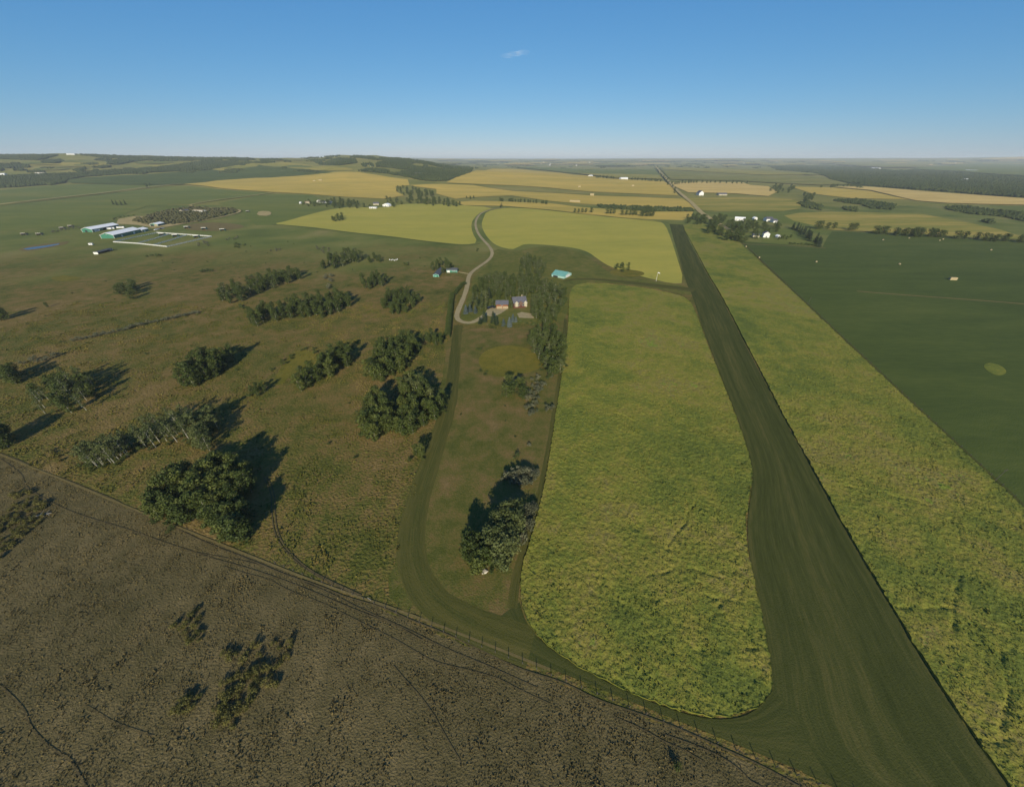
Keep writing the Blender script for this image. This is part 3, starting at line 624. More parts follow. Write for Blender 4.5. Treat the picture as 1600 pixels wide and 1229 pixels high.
def area(pxp, z=6.0, n=10, kd='aspen', label='', group='', s=(.8, 1.15), mix=None, gap=.62):
    """n plants whose crowns fill the outline (photo outline of the crowns at height z)"""
    poly = pts(pxp, z); P_ = np.array(poly); x0, y0 = P_.min(0); x1, y1 = P_.max(0)
    A = abs(sum(poly[i-1][0]*poly[i][1]-poly[i][0]*poly[i-1][1] for i in range(len(poly))))/2
    md = gap*math.sqrt(A/n)*1.1; got = []; tries = 0
    while len(got) < n and tries < n*400:
        tries += 1; x = rnd.uniform(x0, x1); y = rnd.uniform(y0, y1)
        if not inside([x], [y], poly)[0]: continue
        if any((x-a)**2+(y-b)**2 < md*md for a, b in got): md *= .9995; continue
        got.append((x, y))
    for x, y in got:
        kk = kd if not mix or rnd.random() > .35 else mix
        TREES.append((x, y, kk, rnd.uniform(*s), label, group))
def row(pxl, n, z=3.0, kd='grey', label='', group='', s=(.8, 1.15), jit=1.0):
    l, L = resample(pts(pxl, z), n)
    for x, y in l: TREES.append((x+rnd.gauss(0, jit), y+rnd.gauss(0, jit), kd, rnd.uniform(*s), label, group))

area([(228,782),(240,760),(270,735),(300,722),(350,715),(385,728),(392,748),(365,775),(330,782),(300,785),(290,800),(262,798),(238,795)], 7, 50, 'aspen', 'leafy aspen in the big dark grove touching the pasture fence, lower left', 'aspens of the big grove at the fence', mix='dense')
area([(322,800),(350,785),(378,795),(385,815),(372,830),(345,825),(318,812)], 6, 13, 'dense', 'bright leafy aspen at the lower right tip of the big fence grove', 'aspens at the tip of the big fence grove')
area([(40,622),(70,592),(118,580),(143,590),(138,612),(125,632),(92,630),(55,632)], 6, 28, 'aspen', 'aspen in the rounded grove near the left edge above the thin white trunks', 'aspens of the left edge grove', mix='sparse')
area([(120,708),(150,692),(180,682),(200,678),(190,698),(150,718),(125,720)], 6, 26, 'sparse', 'thin aspen with bare white trunk beside the fence, left of the big grove', 'thin white trunked aspens by the fence')
area([(205,672),(240,652),(285,640),(300,650),(285,675),(240,685),(210,685)], 6, 26, 'sparse', 'thin aspen with bare white trunk in the open stand above the big grove', 'thin white trunked aspens above the big grove')
area([(295,650),(325,640),(345,650),(338,675),(318,690),(300,685)], 6, 12, 'pale', 'fuller aspen at the right end of the open white trunked stand', 'fuller aspens beside the open stand')
area([(275,588),(292,565),(330,550),(362,548),(350,570),(312,586),(288,595)], 6, 27, 'aspen', 'aspen in the oval grove with a long shadow between the two left side groves', 'aspens of the oval grove')
area([(180,455),(186,441),(210,440),(216,452),(200,460)], 5, 8, 'round', 'round tree in the isolated clump casting two shadows, left pasture', 'trees of the two shadow clump', s=(.75, .95))
area([(334,462),(345,448),(380,438),(405,428),(440,422),(470,418),(466,428),(430,438),(395,452),(360,465)], 7, 44, 'aspen', 'aspen in the long strip grove nearest the white horse fences', 'aspens of the upper strip grove', mix='pale')
area([(380,496),(388,483),(420,475),(470,465),(500,458),(546,458),(546,470),(500,486),(460,490),(440,486),(400,498)], 7, 54, 'aspen', 'aspen in the long wavy strip grove in the middle of the pasture', 'aspens of the middle strip grove')
area([(500,412),(520,398),(545,390),(568,392),(562,400),(535,410)], 7, 28, 'aspen', 'aspen in the strip grove just below the pale crop field edge', 'aspens below the pale crop', mix='pale')
area([(572,403),(585,394),(600,398),(598,404),(582,406)], 5, 7, 'dense', 'aspen in the small clump right of the strip grove below the crop', 'aspens of the small clump by the logs', s=(.6, .8))
area([(560,440),(568,430),(590,427),(604,432),(595,440),(575,444)], 6, 11, 'aspen', 'aspen in the small oval grove left of the green sheds', 'aspens of the small oval grove')
area([(594,470),(605,454),(635,450),(660,456),(650,468),(630,480),(608,482)], 6, 32, 'dense', 'aspen in the dense round grove left of the long hedge', 'aspens of the round grove by the hedge', s=(.7, .95))
area([(674,415),(685,407),(705,407),(708,416),(690,422)], 6, 11, 'aspen', 'aspen behind the long dark green shed', 'aspens behind the green sheds', s=(.75, .95))
area([(570,575),(582,550),(600,532),(640,525),(652,535),(642,556),(625,572),(592,583)], 6, 44, 'aspen', 'aspen in the dense grove left of the end of the hedge', 'aspens of the grove at the hedge end', mix='dense')
area([(655,525),(672,520),(698,522),(700,530),(675,532)], 5, 8, 'aspen', 'aspen in the short row joining the hedge end to the grove', 'aspens in the short row at the hedge end', s=(.6, .8))
area([(562,658),(568,630),(590,608),(606,622),(614,648),(606,668),(580,678)], 6, 26, 'aspen', 'aspen in the left lobe of the broken grove beside the mown track', 'aspens of the left lobe by the track', mix='dense')
area([(622,610),(630,585),(650,592),(690,612),(690,635),(665,650),(642,672),(620,662),(630,635)], 6, 34, 'aspen', 'aspen in the right lobe of the broken grove beside the mown track', 'aspens of the right lobe by the track', mix='pale')
area([(645,700),(655,692),(660,702),(650,708)], 4, 2, 'aspen', 'small lone aspen pair below the broken grove beside the mown track', 'lone aspen pair by the mown track', s=(.6, .75))
area([(458,596),(470,578),(500,568),(520,545),(540,540),(548,553),(528,572),(490,588),(466,600)], 6, 22, 'aspen', 'aspen in the curved grove below the golden marsh hollow', 'aspens of the grove by the golden hollow')
area([(388,608),(400,602),(412,604),(400,612)], 4, 4, 'aspen', 'small aspen at the left tip of the golden marsh hollow', 'small aspens at the golden hollow tip', s=(.5, .7))
area([(728,865),(732,838),(748,832),(762,850),(762,872),(745,878)], 6, 13, 'dense', 'bushy bright green tree at the lower left of the thicket beside the mown track', 'green trees of the central thicket', s=(.75, .95))
area([(765,840),(785,795),(805,790),(812,820),(800,850),(785,868),(768,862)], 6, 34, 'pale', 'thin pale tree in the middle of the thicket beside the mown track', 'pale trees of the central thicket', s=(.9, 1.2))
area([(786,745),(800,732),(835,730),(842,745),(820,752),(795,752)], 2.5, 17, 'grey', 'grey shrub at the top end of the central thicket', 'grey shrubs at the top of the thicket', s=(1.1, 1.7))
area([(812,800),(828,785),(836,790),(832,805),(815,840),(800,850),(805,825)], 2, 18, 'grey', 'grey shrub on the right flank of the central thicket by the crop edge', 'grey shrubs right of the thicket', s=(1.0, 1.6))
area([(785,608),(795,588),(812,592),(820,610),(805,618)], 5, 5, 'round', 'dense round tree standing below the golden marsh ellipse', 'round trees below the marsh', s=(.8, .95))
area([(822,620),(832,590),(862,585),(860,598),(842,612),(835,645),(825,650)], 1.5, 20, 'grey', 'grey shrub between the round tree and the middle crop', 'grey shrubs below the marsh', s=(.9, 1.5))
area([(852,640),(862,630),(862,640)], 1.5, 2, 'grey', 'grey shrub close to the middle crop edge', 'grey shrubs at the crop edge', s=(.9, 1.3))
area([(822,528),(835,512),(865,508),(880,520),(885,545),(880,575),(860,578),(852,560),(838,545)], 6, 46, 'dense', 'leafy tree in the dense grove between the lawn and the middle crop', 'trees of the grove by the lawn', mix='pale', s=(.75, 1.0))
area([(740,452),(750,432),(775,425),(800,428),(850,436),(884,448),(882,470),(862,492),(850,500),(838,488),(829,458),(812,455),(786,460),(765,455),(748,462)], 6, 175, 'pale', 'tree of the thick wood wrapped around the back of the farmhouse', 'trees of the wood around the farmhouse', mix='dense', s=(.66, .92))
area([(733,474),(737,455),(750,462),(768,464),(770,472),(752,476)], 5, 12, 'pale', 'leafy tree on the left side of the home wood beside the drive loop', 'trees beside the drive loop', s=(.5, .8))
area([(806,500),(820,498),(850,500),(868,496),(862,506),(830,507)], 2, 9, 'bush', 'round bush in the planting in front of the patio', 'bushes in front of the patio', s=(1.0, 1.5))
area([(756,500),(775,498),(796,504),(790,508),(765,508)], 2, 7, 'bush', 'round bush between the spruces in front of the parking pad', 'bushes between the front spruces', s=(.9, 1.3))
area([(796,474),(798,468),(801,470),(800,477)], 4, 2, 'pale', 'slim tree in the gap between the orange garage and the farmhouse', 'slim trees between garage and farmhouse', s=(.5, .6))
area([(828,478),(842,466),(850,478),(840,492),(830,488)], 5, 9, 'pale', 'pale round tree on the lawn right of the farmhouse', 'pale trees right of the farmhouse', s=(.6, .8))
area([(810,420),(812,402),(825,395),(845,402),(855,420),(840,432),(818,430)], 6, 40, 'pale', 'tree in the dense block of wood left of the turquoise hangar', 'trees of the wood by the hangar', mix='dense', s=(.7, .95))
area([(958,418),(965,410),(985,412),(992,420),(975,422)], 3, 8, 'round', 'small round tree in the clump right of the turquoise hangar', 'small trees right of the hangar', s=(.45, .6))
area([(519,342),(524,336),(534,336),(537,341),(528,344)], 4, 9, 'round', 'round tree in the lone clump inside the left pale crop field', 'trees of the lone clump in the crop', s=(.8, 1))
area([(2,583),(12,572),(22,576),(15,590)], 5, 5, 'dense', 'tree in the clump cut by the left photo edge above the left grove', 'trees cut by the left edge')
area([(-12,680),(-2,665),(4,680),(-2,690)], 5, 4, 'dense', 'tree at the very left edge whose long shadow crosses the pasture', 'trees at the very left edge')
area([(-8,492),(0,484),(6,492)], 5, 3, 'dense', 'tree at the left edge level with the small hedge line', 'trees at the left edge higher up')
area([(68,478),(72,474),(74,478)], 2, 1, 'aspen', 'single small tree alone in the left pasture', 'single small pasture tree', s=(.4, .5))
area([(310,424),(322,419),(334,423)], 2, 5, 'bush', 'green bush in the small clump above the upper strip grove', 'bushes above the upper strip grove', s=(1.3, 1.8))
area([(362,383),(372,376),(382,382),(372,386)], 2, 5, 'bush', 'dark green bush near the corner of the white horse fences', 'bushes by the white fence corner', s=(1.6, 2.2))
area([(228,400),(238,396),(250,398),(240,402)], 1.5, 5, 'bush', 'low dark bush below the long white fence', 'bushes below the white fence', s=(1.2, 1.6))
area([(305,382),(320,376),(332,378),(328,385),(312,385)], 1.5, 7, 'grey', 'grey brown shrub beyond the right end of the white fences', 'grey shrubs by the white fences', s=(1.2, 1.8))
area([(335,376),(355,370),(375,368),(372,373),(350,376)], 1.5, 6, 'grey', 'grey brown shrub strung out right of the white fences', 'grey shrubs right of the white fences', s=(1, 1.4))
area([(420,391),(430,387),(440,389),(432,393)], 1.5, 4, 'grey', 'grey shrub left of the strip grove below the crop', 'grey shrubs left of the strip grove', s=(1.1, 1.5))
area([(488,390),(493,382),(515,386),(512,393),(498,394)], 2, 7, 'grey', 'grey shrub just above the strip grove below the crop', 'grey shrubs above the strip grove', s=(1.2, 1.7))
area([(500,432),(512,427),(520,430),(522,445),(510,450),(515,440)], 2, 8, 'grey', 'grey shrub between the strip groves in mid pasture', 'grey shrubs between the strip groves', s=(1.1, 1.7))
area([(628,411),(635,407),(643,410),(636,413)], 2, 4, 'bush', 'dark bush left of the sheds below the pale crop', 'bushes left of the sheds', s=(1.1, 1.5))
area([(740,390),(748,386),(752,390),(746,394)], 2, 3, 'bush', 'dark bush inside the driveway bend', 'bushes inside the driveway bend', s=(1, 1.3))
area([(368,480),(375,476),(382,479)], 2, 3, 'bush', 'bush above the left end of the middle strip grove', 'bushes at the middle strip end', s=(1, 1.4))
area([(744,545),(749,540),(752,548),(748,552)], 1.5, 2, 'bush', 'dark bush at the left rim of the golden marsh ellipse', 'bushes at the marsh rim', s=(1, 1.3))
area([(745,575),(758,575),(765,585),(752,585)], 1, 3, 'bush', 'small dark bush below left of the golden marsh ellipse', 'small bushes below the marsh', s=(.7, .9))
area([(802,710),(807,704),(810,712)], 2, 1, 'bush', 'single green bush above the grey top of the thicket', 'single bush above the thicket', s=(1.1, 1.2))
area([(824,695),(828,692),(829,698)], 1, 1, 'grey', 'single small grey bush alone on the lawn above the thicket', 'single grey bush on the lawn', s=(.7, .8))
row([(115,530),(150,523),(190,514),(230,503),(270,495),(308,487)], 40, 1.5, 'grey', 'grey shrub in the long thin line of shrubs across the left pasture', 'grey shrubs in the long line', (.8, 1.3), .8)
row([(32,566),(48,560),(62,562),(76,556),(90,552)], 7, 1.5, 'grey', 'grey shrub behind the clump at the left edge', 'grey shrubs behind the left edge clump', (.9, 1.4))
row([(430,575),(440,570),(455,556),(468,545),(480,543),(492,548)], 9, 1.5, 'bush', 'dark bush on the upper rim of the golden hollow', 'bushes round the golden hollow', (.8, 1.2), 1.5)
for (q, n, lb) in (([(0,800),(20,770),(45,765),(75,785),(70,810),(40,830),(5,870),(-10,870),(-10,820)], 48, 'yellow green willow bush in the patch at the lower left edge'),
                   ([(55,700),(85,700),(105,722),(80,718)], 6, 'yellow green willow bush above the trail beside the thin aspens'),
                   ([(265,980),(310,945),(325,990),(300,1010)], 12, 'low green willow bush in the upper left of the foreground hollow'),
                   ([(330,1120),(350,1060),(400,1040),(440,1030),(445,1060),(400,1080),(370,1130),(340,1145)], 32, 'green willow bush in the middle of the foreground hollow'),
                   ([(350,1020),(420,1000),(460,1005),(450,1030),(430,1020),(370,1035)], 9, 'green willow bush at the upper rim of the foreground hollow'),
                   ([(262,1110),(275,1100),(300,1080),(320,1075),(300,1105)], 7, 'green willow bush at the left rim of the foreground hollow')):
    area(q, 1, n, 'willow', lb, lb.replace('yellow green willow bush', 'willows').replace('low green willow bush', 'willows').replace('green willow bush', 'willows'), (.6, 1.15))
area([(1052,1195),(1060,1188),(1064,1200)], 1, 1, 'bush', 'single dark bush at the bottom of the foreground below the fence', 'single foreground bush', (.8, .9))
area([(20,520),(120,440),(300,395),(470,370),(640,385),(690,430),(690,520),(640,500),(560,510),(430,520),(430,560),(560,600),(560,700),(600,780),(520,860),(440,830),(440,700),(380,640),(250,600),(200,640),(60,560)], .5, 85, 'bush', 'small low dark bush standing by itself in the open pasture between the groves', 'small single bushes of the open pasture', s=(.3, .75), gap=.4)
area([(705,600),(840,640),(830,700),(760,720),(700,690)], .5, 6, 'bush', 'tiny dark bush on the open lawn between the marsh and the thicket', 'tiny bushes on the open lawn', s=(.25, .45))
# spruces on the lawn
for (x, y, kd, s, lb) in ((728,490,'blue',1.0,'blue spruce leftmost on the island inside the driveway loop'),(735,487,'blue',.9,'blue spruce second from the left inside the driveway loop'),(743,489,'blue',.8,'slim blue spruce right of the pair inside the driveway loop'),
                     (746,478,'spruce',1.0,'dark spruce behind the blue spruces inside the driveway loop'),(753,473,'spruce',1.05,'dark spruce left of the parked cars'),(759,470,'pale',1.0,'pale tall tree just left of the parked cars'),
                     (765,466,'spruce',1.2,'tall spruce behind the parked cars'),(757,503,'spruce',1.1,'dark spruce at the end of the driveway loop below the cars'),(750,506,'spruce',.7,'small spruce left of the dark spruce below the driveway'),
                     (771,505,'spruce',1.15,'tall dark spruce on the lawn below the parking pad'),(776,507,'spruce',.9,'spruce right of the tall one below the parking pad'),(787,509,'blue',.75,'small blue spruce left of the palest one'),
                     (796,510,'blue',1.0,'palest blue spruce at the front of the lawn'),(801,503,'blue',.9,'blue spruce behind the palest one'),(806,503,'blue',.6,'small blue spruce nearest the patio')):
    X_, Y_ = at(x, y, 0); TREES.append((X_, Y_, kd, s, lb, None))
# barn side scrub and far single trees and rows
area([(205,345),(240,335),(275,326),(330,325),(365,328),(350,336),(310,345),(265,350),(230,350)], 2, 40, 'grey', 'brown grey scrub bush in the scrub belt behind the white roofed barns', 'scrub bushes behind the barns', (1.3, 2.1), mix='bush')
row([(175,342),(190,338),(208,336)], 8, 2, 'bush', 'dark bush left of the scrub belt behind the barns', 'bushes left of the scrub belt', (1.3, 1.7))
row([(122,355),(100,358),(82,362)], 8, 2, 'grey', 'grey shrub on the rough bank left of the barns', 'grey shrubs left of the barns', (1.2, 1.8))
for i, (x, y) in enumerate(((178,320),(184,321),(191,321),(197,320))):
    X_, Y_ = at(x, y); TREES.append((X_, Y_, 'spruce', 1.5, 'tall dark conifer in the group of four alone in the green field above the barns', 'four conifers in the green field'))
area([(222,293),(230,287),(238,291)], 4, 4, 'round', 'round tree by the far dirt road above the four conifers', 'round trees by the far road', (1, 1.2))
area([(488,319),(500,313),(530,310),(560,316),(575,318),(578,322),(545,322),(530,323)], 6, 40, 'round', 'tree in the farm grove left of the white gabled house', 'trees left of the white gabled house', (.9, 1.25))
area([(470,318),(478,312),(490,314),(482,320)], 5, 7, 'round', 'tree among the far left white houses', 'trees among the far left houses', (.6, .9))
area([(600,318),(604,308),(622,310),(632,318),(615,321)], 6, 8, 'round', 'tree beside the white gabled house', 'trees beside the white gabled house', (.9, 1.2))
area([(616,298),(622,290),(640,292),(678,298),(680,304),(650,308),(700,312),(722,318),(700,321),(660,317),(634,314),(640,306),(625,300)], 6, 70, 'round', 'tree in the dark wood between the golden fields and the pale crop', 'trees between the golden fields', (1, 1.5))
row([(729,308),(735,309),(740,308)], 3, 4, 'round', 'round tree alone in the golden field right of the dark wood', 'three trees in the golden field', (.7, .9))
row([(779,312),(800,313),(830,315),(856,317)], 18, 4, 'round', 'tree in the dark row at the top of the pale crop', 'trees in the dark row above the crop', (.8, 1.1), 4)
area([(780,323),(783,316),(786,322)], 3, 2, 'spruce', 'dark conifer at the top of the driveway', 'conifers at the top of the driveway', (1, 1.2))
for (xs, y, s) in (((898,904,910,915), 332, .7), ((924,), 332, .9), ((949,954,959), 334, .8), ((972,978,984,989), 336, .85), ((993,), 336, .9), ((1003,1009,1015,1020), 338, 1.05)):
    for x in xs:
        X_, Y_ = at(x, y, 0); TREES.append((X_, Y_, 'round', 1.35*s*rnd.uniform(.9, 1.1), 'round tree in the spaced row between the golden strip and the crop left of the airstrip end', 'spaced round trees above the crop'))
area([(1068,345),(1075,337),(1090,338),(1100,344),(1085,349)], 5, 8, 'round', 'tree in the clump at the far end of the airstrip', 'trees at the far end of the airstrip', (.8, 1))
row([(1088,337),(1095,341),(1105,345),(1115,352),(1128,362),(1145,370),(1158,372)], 34, 6, 'round', 'tall dark tree along the road where it meets the right hand farm', 'roadside trees at the right hand farm', (1.0, 1.4), 7)
area([(1112,340),(1130,335),(1140,343),(1150,352),(1135,352)], 6, 12, 'round', 'tree on the far side of the road by the right hand farm', 'trees across the road at the right hand farm', (.9, 1.2))
area([(1135,370),(1140,352),(1165,344),(1200,350),(1225,350),(1230,355),(1200,362),(1185,368),(1160,374)], 5, 42, 'round', 'tree in the farmyard wood of the right hand farm', 'trees of the right hand farmyard', (.8, 1.15))
area([(1210,372),(1222,366),(1238,368),(1235,374)], 3, 5, 'round', 'small tree on the lawn of the right hand farm', 'small lawn trees of the right hand farm', (.45, .6))
row([(1238,352),(1250,358),(1262,366),(1275,374),(1288,380)], 20, 5, 'spruce', 'dark conifer in the slanting shelterbelt right of the white farmhouse', 'conifers of the slanting shelterbelt', (1.2, 1.6), 4)
row([(1232,379),(1245,380),(1260,381),(1275,382)], 12, 2, 'bush', 'dark bush in the row along the edge of the dark green field', 'bushes along the dark green field', (1.3, 1.7))
for (xs, y, s, lb) in (((1276,1281), 358, 1.1, 'left'), ((1292,1302), 358, .9, 'left'), ((1328,1334), 360, 1.0, 'left')):
    for x in xs:
        X_, Y_ = at(x, y); TREES.append((X_, Y_, 'round', s*1.3, 'round tree in the gapped row left of the long treeline above the dark green field', 'gapped trees above the dark green field'))
row([(1374,362),(1384,362),(1400,364),(1420,366),(1432,365),(1445,365),(1460,366),(1475,368),(1492,369)], 22, 4, 'round', 'tree in the long treeline above the dark green field', 'trees of the long treeline', (1.0, 1.4), 5)
row([(1530,371),(1537,372),(1555,373),(1570,373),(1582,374),(1597,375),(1615,376)], 11, 4, 'round', 'tree in the last treeline at the right photo edge', 'trees of the treeline at the right edge', (.95, 1.25), 5)
area([(1202,298),(1210,290),(1230,289),(1240,293),(1232,301),(1212,302)], 5, 18, 'round', 'tree in the round clump beside the tan stubble', 'trees of the clump by the stubble', (1.2, 1.6))
area([(1248,310),(1255,303),(1272,304),(1275,311),(1260,314)], 5, 12, 'round', 'tree in the second clump right of the tan stubble', 'trees of the second clump', (1.1, 1.4))
row([(1050,287),(1062,286),(1075,285),(1095,285),(1120,285),(1150,286),(1165,286)], 20, 5, 'round', 'tree in the row along the top of the tan stubble', 'trees above the stubble', (1.2, 1.7), 8)
row([(1026,264),(1034,272),(1041,281),(1047,288),(1052,294),(1058,300)], 26, 5, 'round', 'tree along the long straight road to the horizon', 'trees along the long straight road', (1.1, 1.5), 6)
row([(932,277),(945,277),(958,278)], 10, 5, 'round', 'tree in the short row at the top of the far golden field', 'trees in the short far row', (1.2, 1.5), 6)
row([(985,280),(1000,281),(1018,282),(1032,283)], 12, 5, 'round', 'tree in the row beside the far white farmyard', 'trees by the far white farmyard', (1.2, 1.5), 6)
row([(1290,292),(1303,291),(1318,290),(1330,290),(1340,289)], 12, 5, 'round', 'tree in the gapped row at the tip of the tan field', 'trees at the tip of the tan field', (1.1, 1.5), 9)
area([(1002,331),(1008,324),(1018,324),(1020,329)], 5, 6, 'round', 'tree in the clump on the hedge line below the far golden field', 'trees on the golden hedge line', (1, 1.2))

seen = [t for t in TREES if t[2] in ('aspen', 'dense', 'pale', 'sparse') and t[5] and math.hypot(t[0], t[1]) < 330]
for t in seen:                                              # undergrowth at the grove edges
    if rnd.random() < .5: TREES.append((t[0]+rnd.uniform(-3, 3), t[1]-rnd.uniform(.5, 3.5), 'bush', rnd.uniform(.7, 1.15), 'low bush growing among the '+t[5], 'bushes among the '+t[5]))
def put(t):
    x, y, kd, s, lb, gp = t; tm, cm = K[kd][rnd.randrange(len(K[kd]))]
    e = empty(NAMES[kd], (x, y, float(hgt(x, y))), rnd.uniform(0, 6.28)); wf = 1.0 if kd in CATS else WF.get(kd, 1.25); e.scale = (s*wf*rnd.uniform(.9, 1.1), s*wf*rnd.uniform(.9, 1.1), s*(.8 if kd == 'willow' else 1))
    e.rotation_euler[0] = rnd.gauss(0, .03); e.rotation_euler[1] = rnd.gauss(0, .03); link('stem' if kd in CATS else 'trunk', tm, parent=e); link('crown', cm, parent=e)
    tag(e, lb, CATS.get(kd, 'tree'), gp)
tr = sorted([t for t in TREES if t[2] not in CATS], key=lambda t: math.hypot(t[0], t[1])); sh = [t for t in TREES if t[2] in CATS]
named = [t for t in tr if t[5] is None]; rest = [t for t in tr if t[5]]
NT = 300-len(named)
for t in named+rest[:NT]+sorted(sh, key=lambda t: math.hypot(t[0], t[1]))[:300]: put(t)
far_trees = rest[NT:]; far_sh = sorted(sh, key=lambda t: math.hypot(t[0], t[1]))[300:]
print('trees', len(tr), 'shrubs', len(sh), 'individual reach', math.hypot(*rest[min(NT, len(rest)-1)][:2]))
def merged(name, lst, label, cat, mat=None):
    by = {}
    for t in lst: by.setdefault(t[2], []).append(t)
    Vs = []; Fs = []; n = 0; mats = []; mi = []; T3 = {}
    for kd, l in by.items():
        for t in l:
            pr = K[kd][rnd.randrange(len(K[kd]))]
            for q in (0, 1):
                me = pr[q]
                if me not in T3:
                    v = np.empty(len(me.vertices)*3, np.float32); me.vertices.foreach_get('co', v)
                    T3[me] = (v.reshape(-1, 3), [tuple(p.vertices) for p in me.polygons if len(p.vertices) == 4])
                v, f = T3[me]; f = np.array(f, np.int32)
                if q == 1 and math.hypot(t[0], t[1]) > 700:
                    f = f[::2]; cc = v[f.ravel()].reshape(-1, 4, 3); m_ = cc.mean(1, keepdims=True); v = ((cc-m_)*1.45+m_).reshape(-1, 3); f = np.arange(len(v)).reshape(-1, 4)
                a = rnd.uniform(0, 6.28); c, s_ = math.cos(a), math.sin(a); s = t[3]
                wf = s*(1 if kd in CATS else WF.get(kd, 1.25)); w_ = np.stack([(v[:, 0]*c-v[:, 1]*s_)*wf+t[0], (v[:, 0]*s_+v[:, 1]*c)*wf+t[1], v[:, 2]*s+float(hgt(t[0], t[1]))], 1)
                Vs.append(w_); Fs.append(f+n); n += len(w_); mt = me.materials[0]
                if mt not in mats: mats.append(mt)
                mi.append(np.full(len(f), mats.index(mt), np.int32))
    me = npmesh(name, np.concatenate(Vs), np.concatenate(Fs), 4)
    for m_ in mats: me.materials.append(m_)
    me.polygons.foreach_set('material_index', np.concatenate(mi))
    return tag(link(name, me), label, cat, kind='stuff')
if far_trees: merged('distant_trees', far_trees, 'more distant groves and farmstead trees spread over the middle distance', 'trees')
if far_sh: merged('distant_scrub', far_sh, 'distant scrub bushes in the middle distance', 'scrub')

# ---------------------------------------------------------------- far woods: uncounted, one mass
M['wood'] = groundmat('far_wood', [(0, (.024, .037, .018)), (.5, (.036, .052, .025)), (1, (.062, .078, .036))], (.004, .02, .08), (.3, .3, .4), bump=0, det=3)
M['scrubby'] = groundmat('brown_scrub', [(0, (.036, .044, .026)), (.5, (.058, .062, .040)), (1, (.10, .095, .068))], (.01, .08, .3), (.3, .3, .4), bump=0, det=3)
ico_v = []; g = (1+5**.5)/2
for a, b in ((1, g), (-1, g), (1, -g), (-1, -g)): ico_v += [(0, a, b), (a, b, 0), (b, 0, a)]
ico_v = np.array(ico_v)/math.hypot(1, g)
import itertools
ico_f = [f for f in itertools.combinations(range(12), 3) if all(abs(np.linalg.norm(ico_v[f[i]]-ico_v[f[(i+1) % 3]])-1.0515) < .01 for i in range(3))]
ico_f = [f if np.dot(np.cross(ico_v[f[1]]-ico_v[f[0]], ico_v[f[2]]-ico_v[f[0]]), ico_v[f[0]]) > 0 else (f[0], f[2], f[1]) for f in ico_f]
ico_f = np.array(ico_f)
def wood(lst, name, label, sx=1.5, sy=.42, hh=(8, 13), cover=1.0, thr=None):
    X = []; Y = []; D = []
    for q in lst:
        a = np.array(q, float); x0, y0 = a.min(0); x1, y1 = a.max(0)
        yy = y0+sy/2
        while yy < y1:
            xs = np.arange(x0, x1, sx)+RS.uniform(-sx, sx)/2
            for x in xs[inside(xs, np.full(len(xs), yy), q)]:
                if RS.rand() > cover: continue
                p = at(x+RS.uniform(-.6, .6)*sx, yy+RS.uniform(-.5, .5)*sy)
                if p[1] > 45000 or (thr and fbm(p[0]/160, p[1]/160, 2) < thr): continue
                X.append(p[0]); Y.append(p[1])
            yy += sy
    X = np.array(X); Y = np.array(Y); n = len(X); Z = hgt(X, Y); h = RS.uniform(hh[0], hh[1], n); zc = .832*Y+64
    r = np.clip(zc/550*sx*.75, 3.2, 26)*RS.uniform(.7, 1.25, n)
    V = ico_v[None]*np.stack([r, r, h*.62], 1)[:, None]*(1+RS.uniform(-.3, .3, (n, 12, 1)))+np.stack([X, Y, Z+h*.45], 1)[:, None]
    Fc = (ico_f[None]+(np.arange(n)*12)[:, None, None]).reshape(-1, 3)
    me = npmesh(name, V.reshape(-1, 3), Fc, 3); print(name, n)
    return tag(link(name, me, M['scrubby' if name == 'barn_scrub' else 'wood']), label, 'woodland', kind='stuff')
wood([[(0,277),(60,274),(130,272),(180,267),(240,264),(300,255),(350,253),(385,251),(395,256),(330,266),(300,267),(200,272),(130,277),(110,281),(100,287),(40,292),(-40,296),(-40,276)],
      [(-40,245),(0,243),(40,243),(92,243),(60,251),(35,250),(0,249),(-40,250)], [(68,252),(95,250),(100,253),(85,256),(66,255)], [(170,253),(210,247),(215,252),(185,258),(168,258)],
      [(125,242),(200,245),(320,247),(390,248),(400,250),(300,251.5),(270,252),(240,251),(160,247)], [(-40,257),(45,259),(48,262),(-40,266)], [(115,267),(135,263),(130,271)],
      [(60,286),(90,283),(100,286),(80,290)]], 'left_hill_wood', 'dark woods lying in belts over the low hills at upper left')
wood([[(492,254),(510,248),(555,249),(558,255),(530,259),(500,258)], [(470,247),(500,246),(530,243),(560,244),(600,247.5),(655,249),(656,251),(590,251),(560,247),(530,245),(480,249)],
      [(587,257),(610,250),(650,250),(700,259),(740,263),(735,270),(710,279),(690,285),(660,282),(640,278),(625,275),(600,271),(560,268),(590,263)], [(405,250),(430,249),(455,253),(410,255)],
      [(565,258),(580,256),(585,262),(570,262)]], 'middle_hill_wood', 'dark wood covering the hill left of the horizon centre', thr=.36)
wood([[(1200,260),(1290,258.5),(1350,262),(1395,267),(1440,266),(1500,270),(1560,275),(1700,284),(1700,316),(1600,309),(1560,307),(1490,301),(1420,296),(1345,290),(1300,282),(1290,276),(1270,270),(1215,266)]],
     'valley_wood', 'long dark valley wood at upper right beyond the tan field', sx=1.7, sy=.5)
